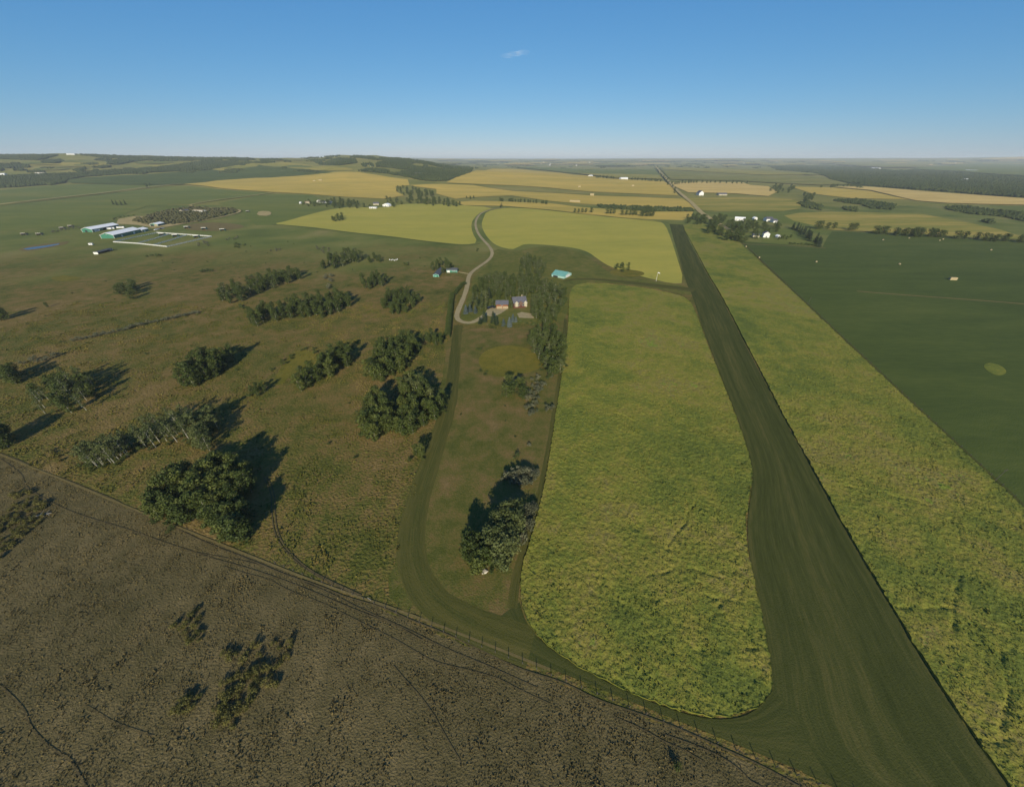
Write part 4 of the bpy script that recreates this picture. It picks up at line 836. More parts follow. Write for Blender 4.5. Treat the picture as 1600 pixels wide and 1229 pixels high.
for q, lb in (([(1245,318),(1262,315),(1285,322),(1284,329),(1260,325)], 'dark scrub patch in the open ground right of the green strips'), ([(1300,313),(1340,311),(1360,314),(1400,321),(1396,328),(1360,326),(1345,320),(1310,316)], 'dark scrub belt in the open ground beneath the tan field'),
              ([(1475,324),(1500,322),(1540,328),(1600,333),(1680,336),(1680,350),(1600,346),(1560,338),(1520,335),(1480,328)], 'dark scrub belt near the right photo edge'), ([(1315,324),(1338,325),(1340,331),(1320,329)], 'small scrub patch left of the scrub belts'),
              ([(1330,288),(1345,290),(1350,297),(1330,292)], 'scrub at the near corner of the valley wood'), ([(1535,345),(1548,344),(1552,350),(1538,349)], 'small scrub clump above the last treeline'),
              ([(1010,324),(1080,326),(1084,331),(1040,330),(1000,329),(940,325),(930,321),(960,322)], 'dark hedge belt between the far golden strips')):
    wood([q], 'scrub_belt', lb, sx=2.0, sy=.7, hh=(3, 6), cover=.75)
wood([[(205,345),(240,335),(275,326),(300,324),(365,326),(372,331),(350,337),(310,346),(265,351),(235,352)]], 'barn_scrub', 'dark brown scrub thicket behind the white roofed barns', sx=1.5, sy=.8, hh=(2, 5), cover=.42)
bl = []
for k in range(150):
    px = r2.uniform(660, 1620); py = 250.4+r2.random()**1.3*13
    if 1190 < px and py > 258: continue
    wd = r2.uniform(5, 45); hh = r2.uniform(.3, .9)*(1+(py-250)*.05)
    if py > 258: wd *= .4
    bl.append([(px, py), (px+wd*.5, py-hh*.5), (px+wd, py), (px+wd*.6, py+hh*.6)])
wood(bl, 'plain_tree_belt', 'broken dark tree belts strung across the far plain', sx=1.5, sy=.35)
bl = []
for k in range(34):
    px = r2.uniform(-20, 480); py = r2.uniform(250, 272); wd = r2.uniform(8, 40); hh = r2.uniform(.6, 1.6)
    bl.append([(px, py), (px+wd*.5, py-hh), (px+wd, py-.5), (px+wd*.6, py+hh)])
wood(bl, 'hill_copse', 'small dark copses dotted over the low hills at left')
# the clipped hedge by the drive
def hedge(line, w, h, label):
    l, L = resample(pts(line), 60); e = empty('hedge', (l[0][0], l[0][1], 0)); R = np.random.RandomState(5)
    n = int(L*260); t = R.uniform(0, 59, n); i = t.astype(int); f = (t-i)[:, None]; j = np.minimum(i+1, 59); c = l[i]*(1-f)+l[j]*f
    a = R.uniform(0, np.pi, n); rr = R.uniform(.75, 1.05, n); p = np.column_stack([c[:, 0]-l[0][0]+np.cos(a)*w/2*rr+R.normal(0, .1, n), c[:, 1]-l[0][1]+R.normal(0, .35, n), np.abs(np.sin(a))**.7*h*rr])
    V, Fc = leaves([((0, 0, 0), .01)], n, .42, 6); V = (V.reshape(-1, 4, 3)+p[:, None]).reshape(-1, 3)
    link('foliage', npmesh('foliage', V, Fc, 4), M['bush'], e)
    m = MB()
    for q in range(0, 60, 2): x, y = l[q]-l[0]; m.tube([(x, y, -.1), (x+.1, y, h*.8)], [.06, .03], 4)
    m.build('stem', M['brown_bark'], e); tag(e, label, 'hedge')
hedge([(727,444),(722,446),(716,453),(710,461)], 4.0, 3.0, 'short clipped hedge by the driveway just above the long hedge')
hedge([(707,462),(705,472),(704,486),(702,500),(701,515),(699,528)], 5.0, 4.0, 'long dark clipped hedge running down left of the driveway loop')
hedge([(884,468),(878,478),(868,492),(866,503)], 3.5, 3.0, 'dark clipped hedge between the house wood and the middle crop')
# ---------------------------------------------------------------- buildings and other made things
M['white'] = plain('white_paint', (.62, .62, .60), .5, .3, var=.04, scale=.6)
M['white_metal'] = plain('white_sheet_roof', (.84, .84, .82), .5, .5, var=.06, scale=.25)
M['green_metal'] = plain('green_sheet_wall', (.035, .16, .10), .5, .4, var=.12, scale=.5)
M['teal'] = plain('turquoise_sheet_roof', (.13, .31, .27), .45, .4, var=.10, scale=.4)
M['slate'] = plain('slate_shingle', (.095, .095, .11), .8, .2, var=.22, scale=1.2)
M['darkroof'] = plain('dark_shingle', (.07, .075, .085), .8, .2, var=.2, scale=1)
M['wood_wall'] = plain('orange_timber', (.20, .075, .03), .7, .2, var=.2, scale=1.5)
M['cream'] = plain('cream_stucco', (.42, .38, .27), .8, .2, var=.08, scale=.8)
M['pink'] = plain('pink_render', (.13, .085, .065), .8, .2, var=.18, scale=1.5)
M['red_deck'] = plain('red_deck', (.11, .045, .032), .7, .2, var=.2, scale=2)
M['glass'] = plain('window_glass', (.03, .04, .05), .1, .6, var=.1)
M['tan'] = plain('tan_board', (.30, .24, .155), .8, .2, var=.15, scale=1)
M['dark'] = plain('dark_door_and_inner_shade', (.025, .025, .025), .9, .1)  # near-black for dark doors and for shade painted inside open fronts
M['pale_teal'] = plain('pale_teal_trim', (.30, .46, .42), .5, .3, var=.08)
M['straw'] = plain('straw', (.34, .28, .16), .95, .05, var=.25, scale=3)
M['post'] = plain('weathered_post', (.07, .065, .055), .9, .1, var=.3, scale=4)
M['wire'] = plain('fence_wire', (.06, .06, .06), .5, .5)
M['rock'] = plain('pale_rock', (.42, .38, .30), .9, .1, var=.25, scale=2)
M['car_dark'] = plain('black_car_paint', (.012, .012, .014), .25, .6, var=.1)
M['car_white'] = plain('white_car_paint', (.7, .7, .7), .3, .5, var=.05)
M['car_grey'] = plain('silver_car_paint', (.36, .38, .40), .3, .5, var=.05)
M['tyre'] = plain('tyre_rubber', (.02, .02, .02), .9, .1)
M['dead_wood'] = plain('dead_wood', (.30, .28, .24), .9, .1, var=.2, scale=3)

def frame(pa, pb):
    a = at(*pa); b = at(*pb); L = math.dist(a, b); return a, math.atan2(b[1]-a[1], b[0]-a[0]), L
def house(name, label, cat, a, rz, w, d, hw, hr, wall, roof, ridge='x', over=.4, doors=(), wins=(), trim=None, group=None, open_front=False, chimney=None, base=None):
    """box w (along x) by d (along y, away from the viewer) standing on the point a, gabled roof"""
    z = float(hgt(*a)) if base is None else base
    e = empty(name, (a[0], a[1], z-.05), rz); t = .2
    m = MB()
    if ridge == 'x':
        prof = [(0, -.8), (0, hw), (d/2, hw+hr), (d, hw), (d, -.8)]
        if open_front:
            m.box(0, t, 0, d, -.8, hw); m.box(w-t, w, 0, d, -.8, hw); m.box(t, w-t, d-t, d, -.8, hw); m.box(t, w-t, 0, t, hw*.82, hw)
        else:
            vs = [(0, y, q) for y, q in prof]+[(w, y, q) for y, q in prof]
            m.add(vs, [(0, 1, 2, 3, 4), (9, 8, 7, 6, 5)]+[(i, i+5, (i+1) % 5+5, (i+1) % 5) for i in range(5)])
    else:
        m.prism([(0, -.8), (0, hw), (w/2, hw+hr), (w, hw), (w, -.8)], 0, d)
    m.build('wall', wall, e)
    r = MB(); o = over
    if ridge == 'x':
        s = hr/(d/2)
        r.slab([(-o, -o, hw-s*o+.02), (w+o, -o, hw-s*o+.02), (w+o, d/2, hw+hr+.02), (-o, d/2, hw+hr+.02)], .14)
        r.slab([(w+o, d+o, hw-s*o+.02), (-o, d+o, hw-s*o+.02), (-o, d/2+.002, hw+hr+.02), (w+o, d/2+.002, hw+hr+.02)], .14)
    else:
        s = hr/(w/2)
        r.slab([(w+o, -o, hw-s*o+.02), (w+o, d+o, hw-s*o+.02), (w/2, d+o, hw+hr+.02), (w/2, -o, hw+hr+.02)], .14)
        r.slab([(-o, d+o, hw-s*o+.02), (-o, -o, hw-s*o+.02), (w/2-.002, -o, hw+hr+.02), (w/2-.002, d+o, hw+hr+.02)], .14)
    ro = r.build('roof', roof, e)
    if chimney: MB().box(chimney[0]-.45, chimney[0]+.45, chimney[1]-.45, chimney[1]+.45, hw, hw+hr+1.1).build('chimney', M['tan'], ro)
    if trim:
        for x in (0, w-.35): MB().box(x-.03, x+.38, -.06, .1, -.1, hw).build('corner_trim', trim, e)
        if ridge == 'y': 
            MB().slab([(-.2, -.45, hw-.35), (w/2, -.45, hw+hr-.35), (w/2, -.45, hw+hr), (-.2, -.45, hw)], .12).slab([(w/2, -.45, hw+hr-.35), (w+.2, -.45, hw-.35), (w+.2, -.45, hw), (w/2, -.45, hw+hr)], .12).build('gable_trim', trim, e)
        else: MB().box(-.2, w+.2, -.5, -.38, hw-.45, hw-.1).build('eave_trim', trim, e)
    if open_front and ridge == 'x': MB().box(t+.05, w-t-.05, d-t-.1, d-t-.02, -.1, hw-.1).build('painted_inner_shade', M['dark'], e)  # near-black sheet before the back wall paints the shade inside
    for q in doors:
        x, dw, dh, dm = q[:4]; sd = q[4] if len(q) > 4 else 'f'
        if sd == 'f': MB().box(x, x+dw, -.07, .02, 0, dh).build('door', dm, e)
        else: MB().box(w-.02, w+.07, x, x+dw, 0, dh).build('door', dm, e)
    for q in wins:
        x, z0, ww, wh = q[:4]; sd = q[4] if len(q) > 4 else 'f'
        if sd == 'f':
            f = MB().box(x-.12, x+ww+.12, -.06, .02, z0-.12, z0+wh+.12).build('window', M['white'], e); MB().box(x, x+ww, -.09, -.055, z0, z0+wh).build('pane', M['glass'], f)
        else:
            f = MB().box(w-.02, w+.06, x-.12, x+ww+.12, z0-.12, z0+wh+.12).build('window', M['white'], e); MB().box(w+.055, w+.09, x, x+ww, z0, z0+wh).build('pane', M['glass'], f)
    tag(e, label, cat, group); return e

# riding arena and barns, left
a, rz, w = frame((157, 373.2), (179.5, 372.4)); d = math.dist(at(179.5, 372.4), at(221, 362.9))
bz = math.atan2(at(221, 362.9)[1]-at(179.5, 372.4)[1], at(221, 362.9)[0]-at(179.5, 372.4)[0])-math.pi/2
b0 = at(179.5, 372.4); w *= math.cos(rz-bz)
def back(p, rz, w): return (p[0]-math.cos(rz)*w, p[1]-math.sin(rz)*w)
house('riding_arena', 'long green riding arena with white roof, nearer of the two long barns', 'barn', back(b0, bz, w), bz, w, d, 5.5, 3.6, M['green_metal'], M['white_metal'], 'y', .8,
      doors=[(w*.5-2, 4, 4, M['green_metal']), (d*.25, 3, 3, M['white'], 's'), (d*.7, 4, 3.6, M['white'], 's')], wins=[(w*.5-.6, 5.6, 1.2, 1.2)], trim=M['white'])
p = (b0[0]-math.sin(bz)*(d+.3)-math.cos(bz)*(w*.62), b0[1]+math.cos(bz)*(d+.3)-math.sin(bz)*(w*.62))
house('stable_annex', 'lower white roofed stable annex at the far end of the riding arena', 'stable', p, bz, w*.72, d*.26, 4.2, 2.4, M['green_metal'], M['white_metal'], 'y', .7, doors=[(4, 3, 3, M['white'], 's')], trim=M['white'])
b1 = at(145.4, 362.8); e1 = at(187, 355); bz1 = math.atan2(e1[1]-b1[1], e1[0]-b1[0])-math.pi/2; w1 = math.dist(at(134.5, 362), b1)*.95
house('horse_barn', 'green horse barn with white roof and open bays, farther of the two long barns', 'barn', back(b1, bz1, w1), bz1, w1, math.dist(b1, e1), 5, 3.2, M['green_metal'], M['white_metal'], 'y', .8,
      doors=[(4, 7, 4, M['white'], 's'), (22, 9, 3.8, M['dark'], 's'), (34, 9, 3.8, M['dark'], 's'), (w1*.3, 4, 3.5, M['dark'])], wins=[(w1*.7, 1.5, 1.4, 1.2)], trim=M['white'])  # the dark side panels paint the shade of the open bays
b2 = at(247.3, 353.6); e2 = at(259, 351); bz2 = math.atan2(e2[1]-b2[1], e2[0]-b2[0])-math.pi/2; w2 = math.dist(at(238.6, 353.2), b2)
house('machine_shed', 'small white roofed shed with open dark bays beside the scrub belt', 'shed', back(b2, bz2, w2), bz2, w2, math.dist(b2, e2)*.9, 4, 2, M['green_metal'], M['white_metal'], 'y', .7,
      doors=[(w2*.08, w2*.4, 3.4, M['dark']), (w2*.56, w2*.34, 3.4, M['tan']), (3, 6, 3, M['dark'], 's')], trim=M['white'])  # dark panels on the wall imitate shaded open bays
a, rz, w = frame((154, 397.3), (177, 391.5))
house('cattle_shelter', 'long low dark open shelter with a white end standing alone below the arena', 'shelter', a, rz, w, 6, 3.0, .7, M['white'], M['darkroof'], 'x', .5, open_front=True)
a, rz, w = frame((286, 331.5), (299, 330)); house('bungalow', 'grey roofed bungalow half hidden in the scrub belt', 'house', a, rz, w*.8, 12, 3.2, 2, M['cream'], M['slate'], 'x', wins=[(3, 1, 2, 1.3), (9, 1, 2, 1.3)], doors=[(6.5, 1, 2.1, M['white'])])
a, rz, w = frame((302, 331), (317, 332)); house('workshop', 'long white workshop at the right end of the scrub belt', 'workshop', a, rz, w, 10, 4, 1.5, M['white'], M['tan'], 'x', doors=[(3, 4, 3, M['cream']), (12, 4, 3, M['cream'])])
def shelter(pos, rz, label, roof, wall, s=1.0):
    e = empty('field_shelter', (pos[0], pos[1], float(hgt(*pos))-.05), rz); e.scale = (s, s, s)
    m = MB(); m.box(-3, -2.85, 0, 5, -.3, 2.6); m.box(2.85, 3, 0, 5, -.3, 2.6); m.box(-2.85, 2.85, 4.85, 5, -.3, 2.5); m.build('wall', wall, e)
    MB().slab([(-3.4, -.6, 3.3), (3.4, -.6, 3.3), (3.4, 5.4, 2.45), (-3.4, 5.4, 2.45)], .15).build('roof', roof, e)
    MB().box(-3, 3, -.05, .05, 2.7, 3.2).build('fascia', M['white'], e); MB().box(-2.8, 2.8, 4.7, 4.8, 0, 2.4).build('painted_inner_shade', M['dark'], e)  # last box is a black sheet, painted shade under the shelter roof
    tag(e, label, 'shelter', 'small field shelters')
for (x, y, lb) in ((253, 368, 'white roofed field shelter nearest the arena inside the white fence'), (274, 370, 'white roofed field shelter in the middle of the fenced paddocks'), (307, 371.5, 'white roofed field shelter at the right inside the white fence'),
                   (292, 357, 'leftmost white roofed shelter on the bare paddock beyond the fence'), (319, 359, 'middle white roofed shelter on the bare paddock beyond the fence'), (348, 361, 'rightmost white roofed shelter on the bare paddock beyond the fence')):
    shelter(at(x, y), .35, lb, M['white_metal'], M['green_metal'], 1.25)
for (x, y, lb) in ((37, 367.5, 'tan roofed field shelter leftmost of the row left of the barns'), (61, 367.5, 'tan roofed field shelter second in the row left of the barns'), (97, 358, 'tan roofed shelter on the rough bank left of the barns'), (110, 355, 'small tan shelter just left of the horse barn'), (387, 331.5, 'small tan shelter at the bend of the barn road')):
    shelter(at(x, y), .3, lb, M['tan'], M['tan'], 1.15)
# white board fences of the paddocks
def board_fence(name, line, mat, label, ph=1.6, step=4.0, rails=(.5, 1.0, 1.5), rw=.22, rt=.06, pr=.12, wire=False, maxp=100, group=None):
    e = empty(name, (line[0][0], line[0][1], float(hgt(*line[0])))); L = sum(math.dist(p, q) for p, q in zip(line, line[1:])); n = min(maxp, max(2, int(L/step)))
    l, _ = resample(line, n); zz = hgt(l[:, 0], l[:, 1])-float(hgt(*line[0])); l = l-np.array(line[0]); pm = None
    for i in range(n):
        if pm is None:
            m = MB().box(-pr, pr, -pr, pr, -.4, ph); q = m.build('post', mat, e); pm = q.data
        else: q = link('post', pm, parent=e)
        q.location = (l[i][0], l[i][1], zz[i]); q.rotation_euler = (rnd.gauss(0, .02), rnd.gauss(0, .03), rnd.uniform(0, .3)) if wire else (0, 0, 0)
    for h in rails:
        m = MB()
        for i in range(n-1):
            a_, b_ = l[i], l[i+1]; u = (b_-a_)/math.dist(a_, b_); nn = np.array([-u[1], u[0]])*rt
            m.slab([(a_[0], a_[1], zz[i]+h-rw/2), (b_[0], b_[1], zz[i+1]+h-rw/2), (b_[0], b_[1], zz[i+1]+h+rw/2), (a_[0], a_[1], zz[i]+h+rw/2)], rt)
        m.build('wire' if wire else 'rail', M['wire'] if wire else mat, e)
    return tag(e, label, 'fence', group)
for l, lb in (([(245,364.2),(212,371),(177.5,378.7)], 'white board fence running along the side of the riding arena'), ([(177.5,378.7),(215,381),(261,386)], 'white board fence along the lower front side of the paddocks'),
              ([(261,386.2),(297,378),(331,370)], 'white board fence closing the paddocks at the lower right'), ([(331,370),(290,367),(245,364)], 'white board fence along the top side of the paddocks'),
              ([(215,380.8),(240,374),(265,366)], 'left white fence crossing between the paddocks'), ([(240,383.6),(266,376),(292.5,367.6)], 'right white fence crossing between the paddocks')):
    board_fence('paddock_fence', pts(l), M['white'], lb, rails=(.45, 1.0, 1.55), rw=.34, rt=.15, pr=.18, group='white paddock fences')
# boundary wire fence in the foreground
fp = [at(x, FENCE(x)) for x in (430, 600, 800, 1000, 1290, 1420)]
board_fence('pasture_fence', fp, M['post'], 'long dark post and wire fence dividing the dry pasture from the mown grass', ph=1.35, step=3.9, rails=(.4, .75, 1.1), rw=.008, rt=.008, pr=.085, wire=True, maxp=75)
fp = pts([(1160,379),(1193,409),(1232,446),(1302,513),(1402,607),(1502,700),(1604,795)])
board_fence('field_fence', fp, M['post'], 'long wire fence between the right hand crop and the dark green field', ph=1.3, step=6, rails=(.6, 1.1), rw=.008, rt=.008, pr=.08, wire=True, maxp=90)
# homestead
a, rz, w = frame((862, 432), (881.5, 435.6)); d = math.dist(at(881.5, 435.6), at(887.8, 429.4))
house('hangar', 'turquoise roofed hangar standing alone on the mown grass', 'hangar', a, rz, w, d, 2.6, 3.2, M['pale_teal'], M['teal'], 'x', .5, doors=[(2, 6, 2.2, M['dark']), (d*.25, d*.5, 2.8, M['white'], 's')], trim=M['pale_teal'])
a, rz, w = frame((698, 425.6), (714.4, 425.9))
house('garden_shed', 'green shed with white end door and dark roof beside the driveway fork', 'shed', a, rz, w, 8, 2.9, 1.7, M['green_metal'], M['darkroof'], 'x', .4, doors=[(.7, 3.2, 2.6, M['white'])], wins=[(7, 1.2, 1.2, .9), (9.4, 1.2, 1.2, .9)], trim=M['pale_teal'])
a, rz, w = frame((677, 432.6), (687, 432.6)); d = math.dist(at(687, 432.6), at(697, 421.8))
bzz = math.atan2(at(697, 421.8)[1]-at(687, 432.6)[1], at(697, 421.8)[0]-at(687, 432.6)[0])-math.pi/2
house('kennel_shed', 'long narrow dark shed with green end left of the green shed', 'shed', a, bzz*.6, w*.9, d*.92, 2.5, 1.2, M['green_metal'], M['darkroof'], 'y', .3, doors=[(1.5, 2.5, 1.9, M['teal'])], trim=M['pale_teal'])
a, rz, w = frame((775.5, 482.3), (794.5, 482.3))
house('garage', 'orange timber garage with pale double doors and slate roof by the parking pad', 'garage', a, rz, w*.95, 8, 4.4, 2.2, M['wood_wall'], M['slate'], 'x', .7, doors=[(.5, w*.44, 2.4, M['tan']), (w*.5+.4, w*.44, 2.4, M['tan'])], wins=[(w*.42, 3.05, 1.2, .9)])
a, rz, w = frame((803, 481), (824, 479.5))
hs = house('farmhouse', 'slate roofed farmhouse with two cream turrets, pink gable and red deck in the wood', 'house', (a[0], a[1]+2.5), rz, w*.92, 11, 4.0, 3.6, M['pink'], M['slate'], 'x', .8, chimney=(w*.7, 7),
      doors=[(w*.5, 1.2, 2.2, M['red_deck'])], wins=[(w*.3, .9, 1.2, 1.2), (w*.62, .9, 1.6, 1.3)])
for x in (w*.2, w*.86):
    m = MB(); m.tube([(x, -.6, -.1), (x, -.6, 3.6)], [1.6, 1.6], 10); tu = m.build('turret', M['cream'], hs); m = MB(); m.tube([(x, -.6, 3.6), (x, -.6, 5.4)], [2.0, .05], 10); m.build('turret_roof', M['cream'] if x < w/2 else M['cream'], tu)
MB().prism([(w*.36, 2.4), (w*.36, 3.9), (w*.5, 5.6), (w*.64, 3.9), (w*.64, 2.4)], -1.2, -.05).build('gable', M['pink'], hs)
m = MB(); m.box(-1, w*.8, -4.2, -.1, .3, .55); m.box(-1, w*.8, -4.3, -4.2, .55, 1.5); m.box(-1.1, -1, -4.3, -.1, .3, 1.5); dk = m.build('deck', M['red_deck'], hs)
m = MB()
for i in range(6): m.box(-1+i*w*.155, -.85+i*w*.155, -4.2, -4.05, -.2, .3)
m.build('deck_post', M['red_deck'], dk)
# cars and trailers
def mesh_car():
    b = [(-2.2, .35), (-2.2, .85), (-2.05, 1.0), (-1.5, 1.05), (-1.1, 1.5), (.55, 1.52), (1.15, 1.05), (2.05, .9), (2.2, .7), (2.2, .35)]
    m = MB(); m.add([(x, -.86, z) for x, z in b]+[(x, .86, z) for x, z in b], [tuple(range(10)), tuple(range(19, 9, -1))]+[(i, i+10, (i+1) % 10+10, (i+1) % 10) for i in range(10)])
    g_ = MB(); 
    for s in (-1, 1): g_.add([(-1.35, s*.875, 1.06), (.98, s*.875, 1.06), (.5, s*.875, 1.42), (-1.0, s*.875, 1.42)], [(0, 1, 2, 3) if s < 0 else (3, 2, 1, 0)])
    g_.add([(1.17, -.75, 1.07), (1.17, .75, 1.07), (.6, .7, 1.5), (.6, -.7, 1.5)], [(0, 1, 2, 3)]); g_.add([(-1.53, -.75, 1.08), (-1.53, .75, 1.08), (-1.13, .7, 1.48), (-1.13, -.7, 1.48)], [(3, 2, 1, 0)])
    wl = MB(); wl.tube([(0, -.11, 0), (0, .11, 0)], [.34, .34], 12)
    out = []
    for q in (m, g_, wl):
        me = bpy.data.meshes.new('car'); me.from_pydata(q.v, [], q.f); out.append(me)
    out[1].materials.append(M['glass']); out[2].materials.append(M['tyre']); return out
CB, CG, CW = mesh_car()
def car(p, rz, mat, label, s=1.0):
    e = empty('parked_car', (p[0], p[1], float(hgt(*p))+.03), rz); e.scale = (s, s, s*1.1)
    me = CB.copy(); me.materials.append(mat); link('body', me, parent=e); link('window', CG, parent=e)
    for x in (-1.35, 1.35):
        for y in (-.8, .8): link('wheel', CW, parent=e).location = (x, y, .34)
    tag(e, label, 'car')
car(at(764.5, 482), .9, M['car_dark'], 'left one of two black cars on the parking pad', 1.15); car(at(770, 480.8), -.35, M['car_dark'], 'right one of two black cars, next to the orange garage', 1.2)
for i, (x, y, mt, lb) in enumerate(((244, 359.6, 'car_white', 'white car nearest the arena in the parked line beyond it'), (247.5, 358.8, 'car_grey', 'silver car second in the parked line beyond the arena'), (251, 358.2, 'car_dark', 'dark car third in the parked line beyond the arena'), (254.5, 357.4, 'car_grey', 'silver car last in the parked line beyond the arena'))):
    car(at(x, y), 1.3, M[mt], lb, 1.3)
def trailer(p, rz, label, L=9.0):
    e = empty('horse_trailer', (p[0], p[1], float(hgt(*p))), rz)
    MB().box(-L/2, L/2, -1.2, 1.2, .6, 3.0).build('body', M['car_white'], e); MB().box(L/2, L/2+2, -.12, .12, .55, .7).build('hitch', M['tyre'], e); MB().box(-L*.3, L*.3, -1.23, -1.2, 1.9, 2.4).build('window', M['glass'], e)
    for x in (-1.2, 0):
        for y in (-1.15, 1.15): q = link('wheel', CW, parent=e); q.location = (x, y, .38)
    tag(e, label, 'trailer')
trailer(at(151, 361.5), 1.2, 'white trailer parked at the left between the two barns', 10); trailer(at(169, 358.6), .4, 'white trailer in the middle between the two barns', 11); trailer(at(175, 358), .3, 'second white trailer beside the middle one between the barns', 9); trailer(at(189, 356.6), .3, 'long white trailer at the far end between the barns', 12)
trailer(at(143, 383), .2, 'white trailer on the grass lane left of the paddock fence', 5)
# other farms
def farm(l):
    for (pa, pb, d, hw, hr, wm, rm, ridge, name, lb, cat) in l:
        a, rz, w = frame(pa, pb); n = max(1, int(w/6))
        house(name, lb, cat, a, rz, w, d, hw, hr, M[wm], M[rm], ridge, .6, doors=[(w*.45, 1.4, 2.3, M['dark'])], wins=[(w*(i+.5)/n-.8, 1.1, 1.4, 1.3) for i in range(n)][:6])
farm([((1147.5,344.5),(1163,345.5),12,4.5,2.5,'white','white_metal','x','long_barn','long white walled barn with pale roof at the top left of the right hand farm','barn'),
      ((1178,343.5),(1183,343.5),8,3.5,2,'white','white_metal','y','small_barn','small white shed between the two larger buildings of the right hand farm','shed'),
      ((1197,346),(1207,346.2),16,5,3.2,'white','slate','x','stable_block','white walled block with grey roof, left half of the pair in the right hand farm','barn'),
      ((1208,348),(1214.5,348),13,4,2.6,'white','slate','x','stable_wing','lower white wing with grey roof right of the grey roofed block','barn'),
      ((1192,371),(1201.5,371.5),10,6.5,3,'white','slate','y','white_farmhouse','two storey white farmhouse near the edge of the dark green field','house'),
      ((1176,370.5),(1186,371),9,3.2,2,'cream','darkroof','x','farm_cottage','low cottage with dark roof left of the white farmhouse','house'),
      ((1214,371.7),(1219.5,371.7),6,3,1.6,'white','white_metal','y','pump_house','tiny white shed on the lawn right of the white farmhouse','shed'),
      ((598,322.5),(607.5,323),12,4.5,3.2,'white','white_metal','y','gabled_barn','white gabled house with pale roof below the golden field','house'),
      ((583.5,320.5),(592,320.3),12,4,3,'cream','slate','x','village_house','grey roofed cream house just left of the white gabled house','house'),
      ((577,326),(588,326.2),8,3,1,'white','white_metal','x','low_shed','low white shed in front of the grey roofed cream house','shed'),
      ((476,318.6),(484,318.5),12,4,2.5,'cream','tan','x','ranch_house','tan roofed house leftmost of the far left group','house'),
      ((495,317),(501,317),12,5,3,'white','tan','y','ranch_barn','white gabled house in the middle of the far left group','house'),
      ((502.5,317.6),(516,318),14,4,2.5,'white','slate','x','ranch_hall','long white house at the right of the far left group','house'),
      ((468,318.6),(470.5,318.6),8,4,1,'white','white_metal','x','tank_shed','tiny white shed at the far left end of the group','shed'),
      ((1092,305.5),(1099,305.5),26,8,7,'white','slate','y','stone_house','white house with dark roof by the tan stubble','house'),
      ((1123,305.4),(1136,305.4),20,4,4,'cream','slate','x','stubble_farm','low farm building with grey roof right of the white stubble house','barn'),
      ((970,280.5),(981,280.7),20,7,3,'white','white_metal','x','far_barn','white barn at the top of the far golden field','barn'),
      ((923,276.3),(926.5,276.3),20,7,3,'white','white_metal','x','far_shed','tiny white shed at the top edge of the golden field','shed'),
      ((1360,264),(1372,264.3),50,9,4,'white','white_metal','x','plain_barn','long white barn in the flat land above the valley wood','barn'),
      ((1505,267.5),(1523,267.8),50,9,4,'white','white_metal','x','ridge_barn','long white barn at far upper right above the valley wood','barn'),
      ((1508,283),(1514,283),30,8,4,'white','white_metal','x','wood_barn','white building in the middle of the valley wood','barn'),
      ((648,273.5),(656,274),20,7,4,'cream','slate','x','hill_house','grey roofed house in the middle hill wood','house'),
      ((104,242),(117,242.2),25,7,2,'white','white_metal','x','hilltop_house','white house on the top of the left hill','house'),
      ((1,274.5),(8,274.5),20,8,3,'white','white_metal','x','left_edge_barn','white building at the left photo edge below the hill','barn'),
      ((55,271.5),(69,271.7),14,5,2,'white','tan','x','hill_foot_farm','long low white building at the foot of the left hill','barn')])
for k in range(46):                                       # scattered farm roofs of the far plain
    px = r2.uniform(680, 1600); py = r2.uniform(252, 266) if px > 1250 else r2.uniform(252, 262); p = at(px, py)
    if px < 760 and py > 256 or p[1] > 26000 or (1195 < px and 258 < py < 262): continue
    zc = .832*p[1]+64; w = zc/550*r2.uniform(.8, 2.6)
    house('far_farm_building', 'tiny pale farm building on the far plain below the horizon', 'building', p, r2.uniform(-.2, .2), w, w*.4, 6, 4, M[r2.choice(['white', 'cream', 'tan'])], M[r2.choice(['white_metal', 'slate'])], 'x', .3, group='far farm buildings on the plain')
# bales
def bale(px, py, label, s=1.0):
    p = at(px, py); e = MB(); k = 14; e.tube([(-.75, 0, .78), (.75, 0, .78)], [.8, .8], k); o = e.build('round_bale', M['straw']); o.location = (p[0], p[1], float(hgt(*p))+lift(np.array([p[0]]), np.array([p[1]]), 2)[0]); o.rotation_euler = (0, 0, rnd.uniform(0, 3)); o.scale = (s, s, s)
    tag(o, label, 'hay bale', 'round bales on the dark green field')
for i, (x, y, lb) in enumerate(((1379.5,375.5,'round bale below the start of the long treeline'),(1420,373,'round bale close beneath the middle of the long treeline'),(1468,376.5,'lower of the paired round bales beneath the treeline'),(1473,374.5,'upper of the paired round bales beneath the treeline'),
                    (1548,391.5,'round bale farthest right on the dark green field'),(1275,410,'round bale in the upper left of the dark green field below the shelterbelt'),(1405,413.5,'round bale in the open middle of the dark green field'),(1165.5,386,'round bale at the upper left corner of the dark green field'),(1186,403,'round bale near the crop fence in the dark green field'))):
    bale(x, y, lb, 1.1)
def stack(pa, pb, h, label):
    a, rz, w = frame(pa, pb); e = empty('bale_stack', (a[0], a[1], float(hgt(*a))+.5), rz); n = max(3, int(w/2.4)); me = None
    for r_ in range(2):
        for i in range(n):
            s = w/n; 
            if me is None: q = MB().box(.04, s-.04, 0, 2.4, -1, h/2-.04).build('bale', M['straw'], e); me = q.data
            else: q = link('bale', me, parent=e)
            q.location = (i*s, rnd.uniform(-.1, .1), r_*(h/2+1) if r_ else 0)
    tag(e, label, 'bale stack')
stack((1484,437.4),(1495,437.8),1.3,'stack of square straw bales lying in the dark green field'); stack((890,315.6),(906,316.4),4,'long pale stack of square bales on the golden strip')
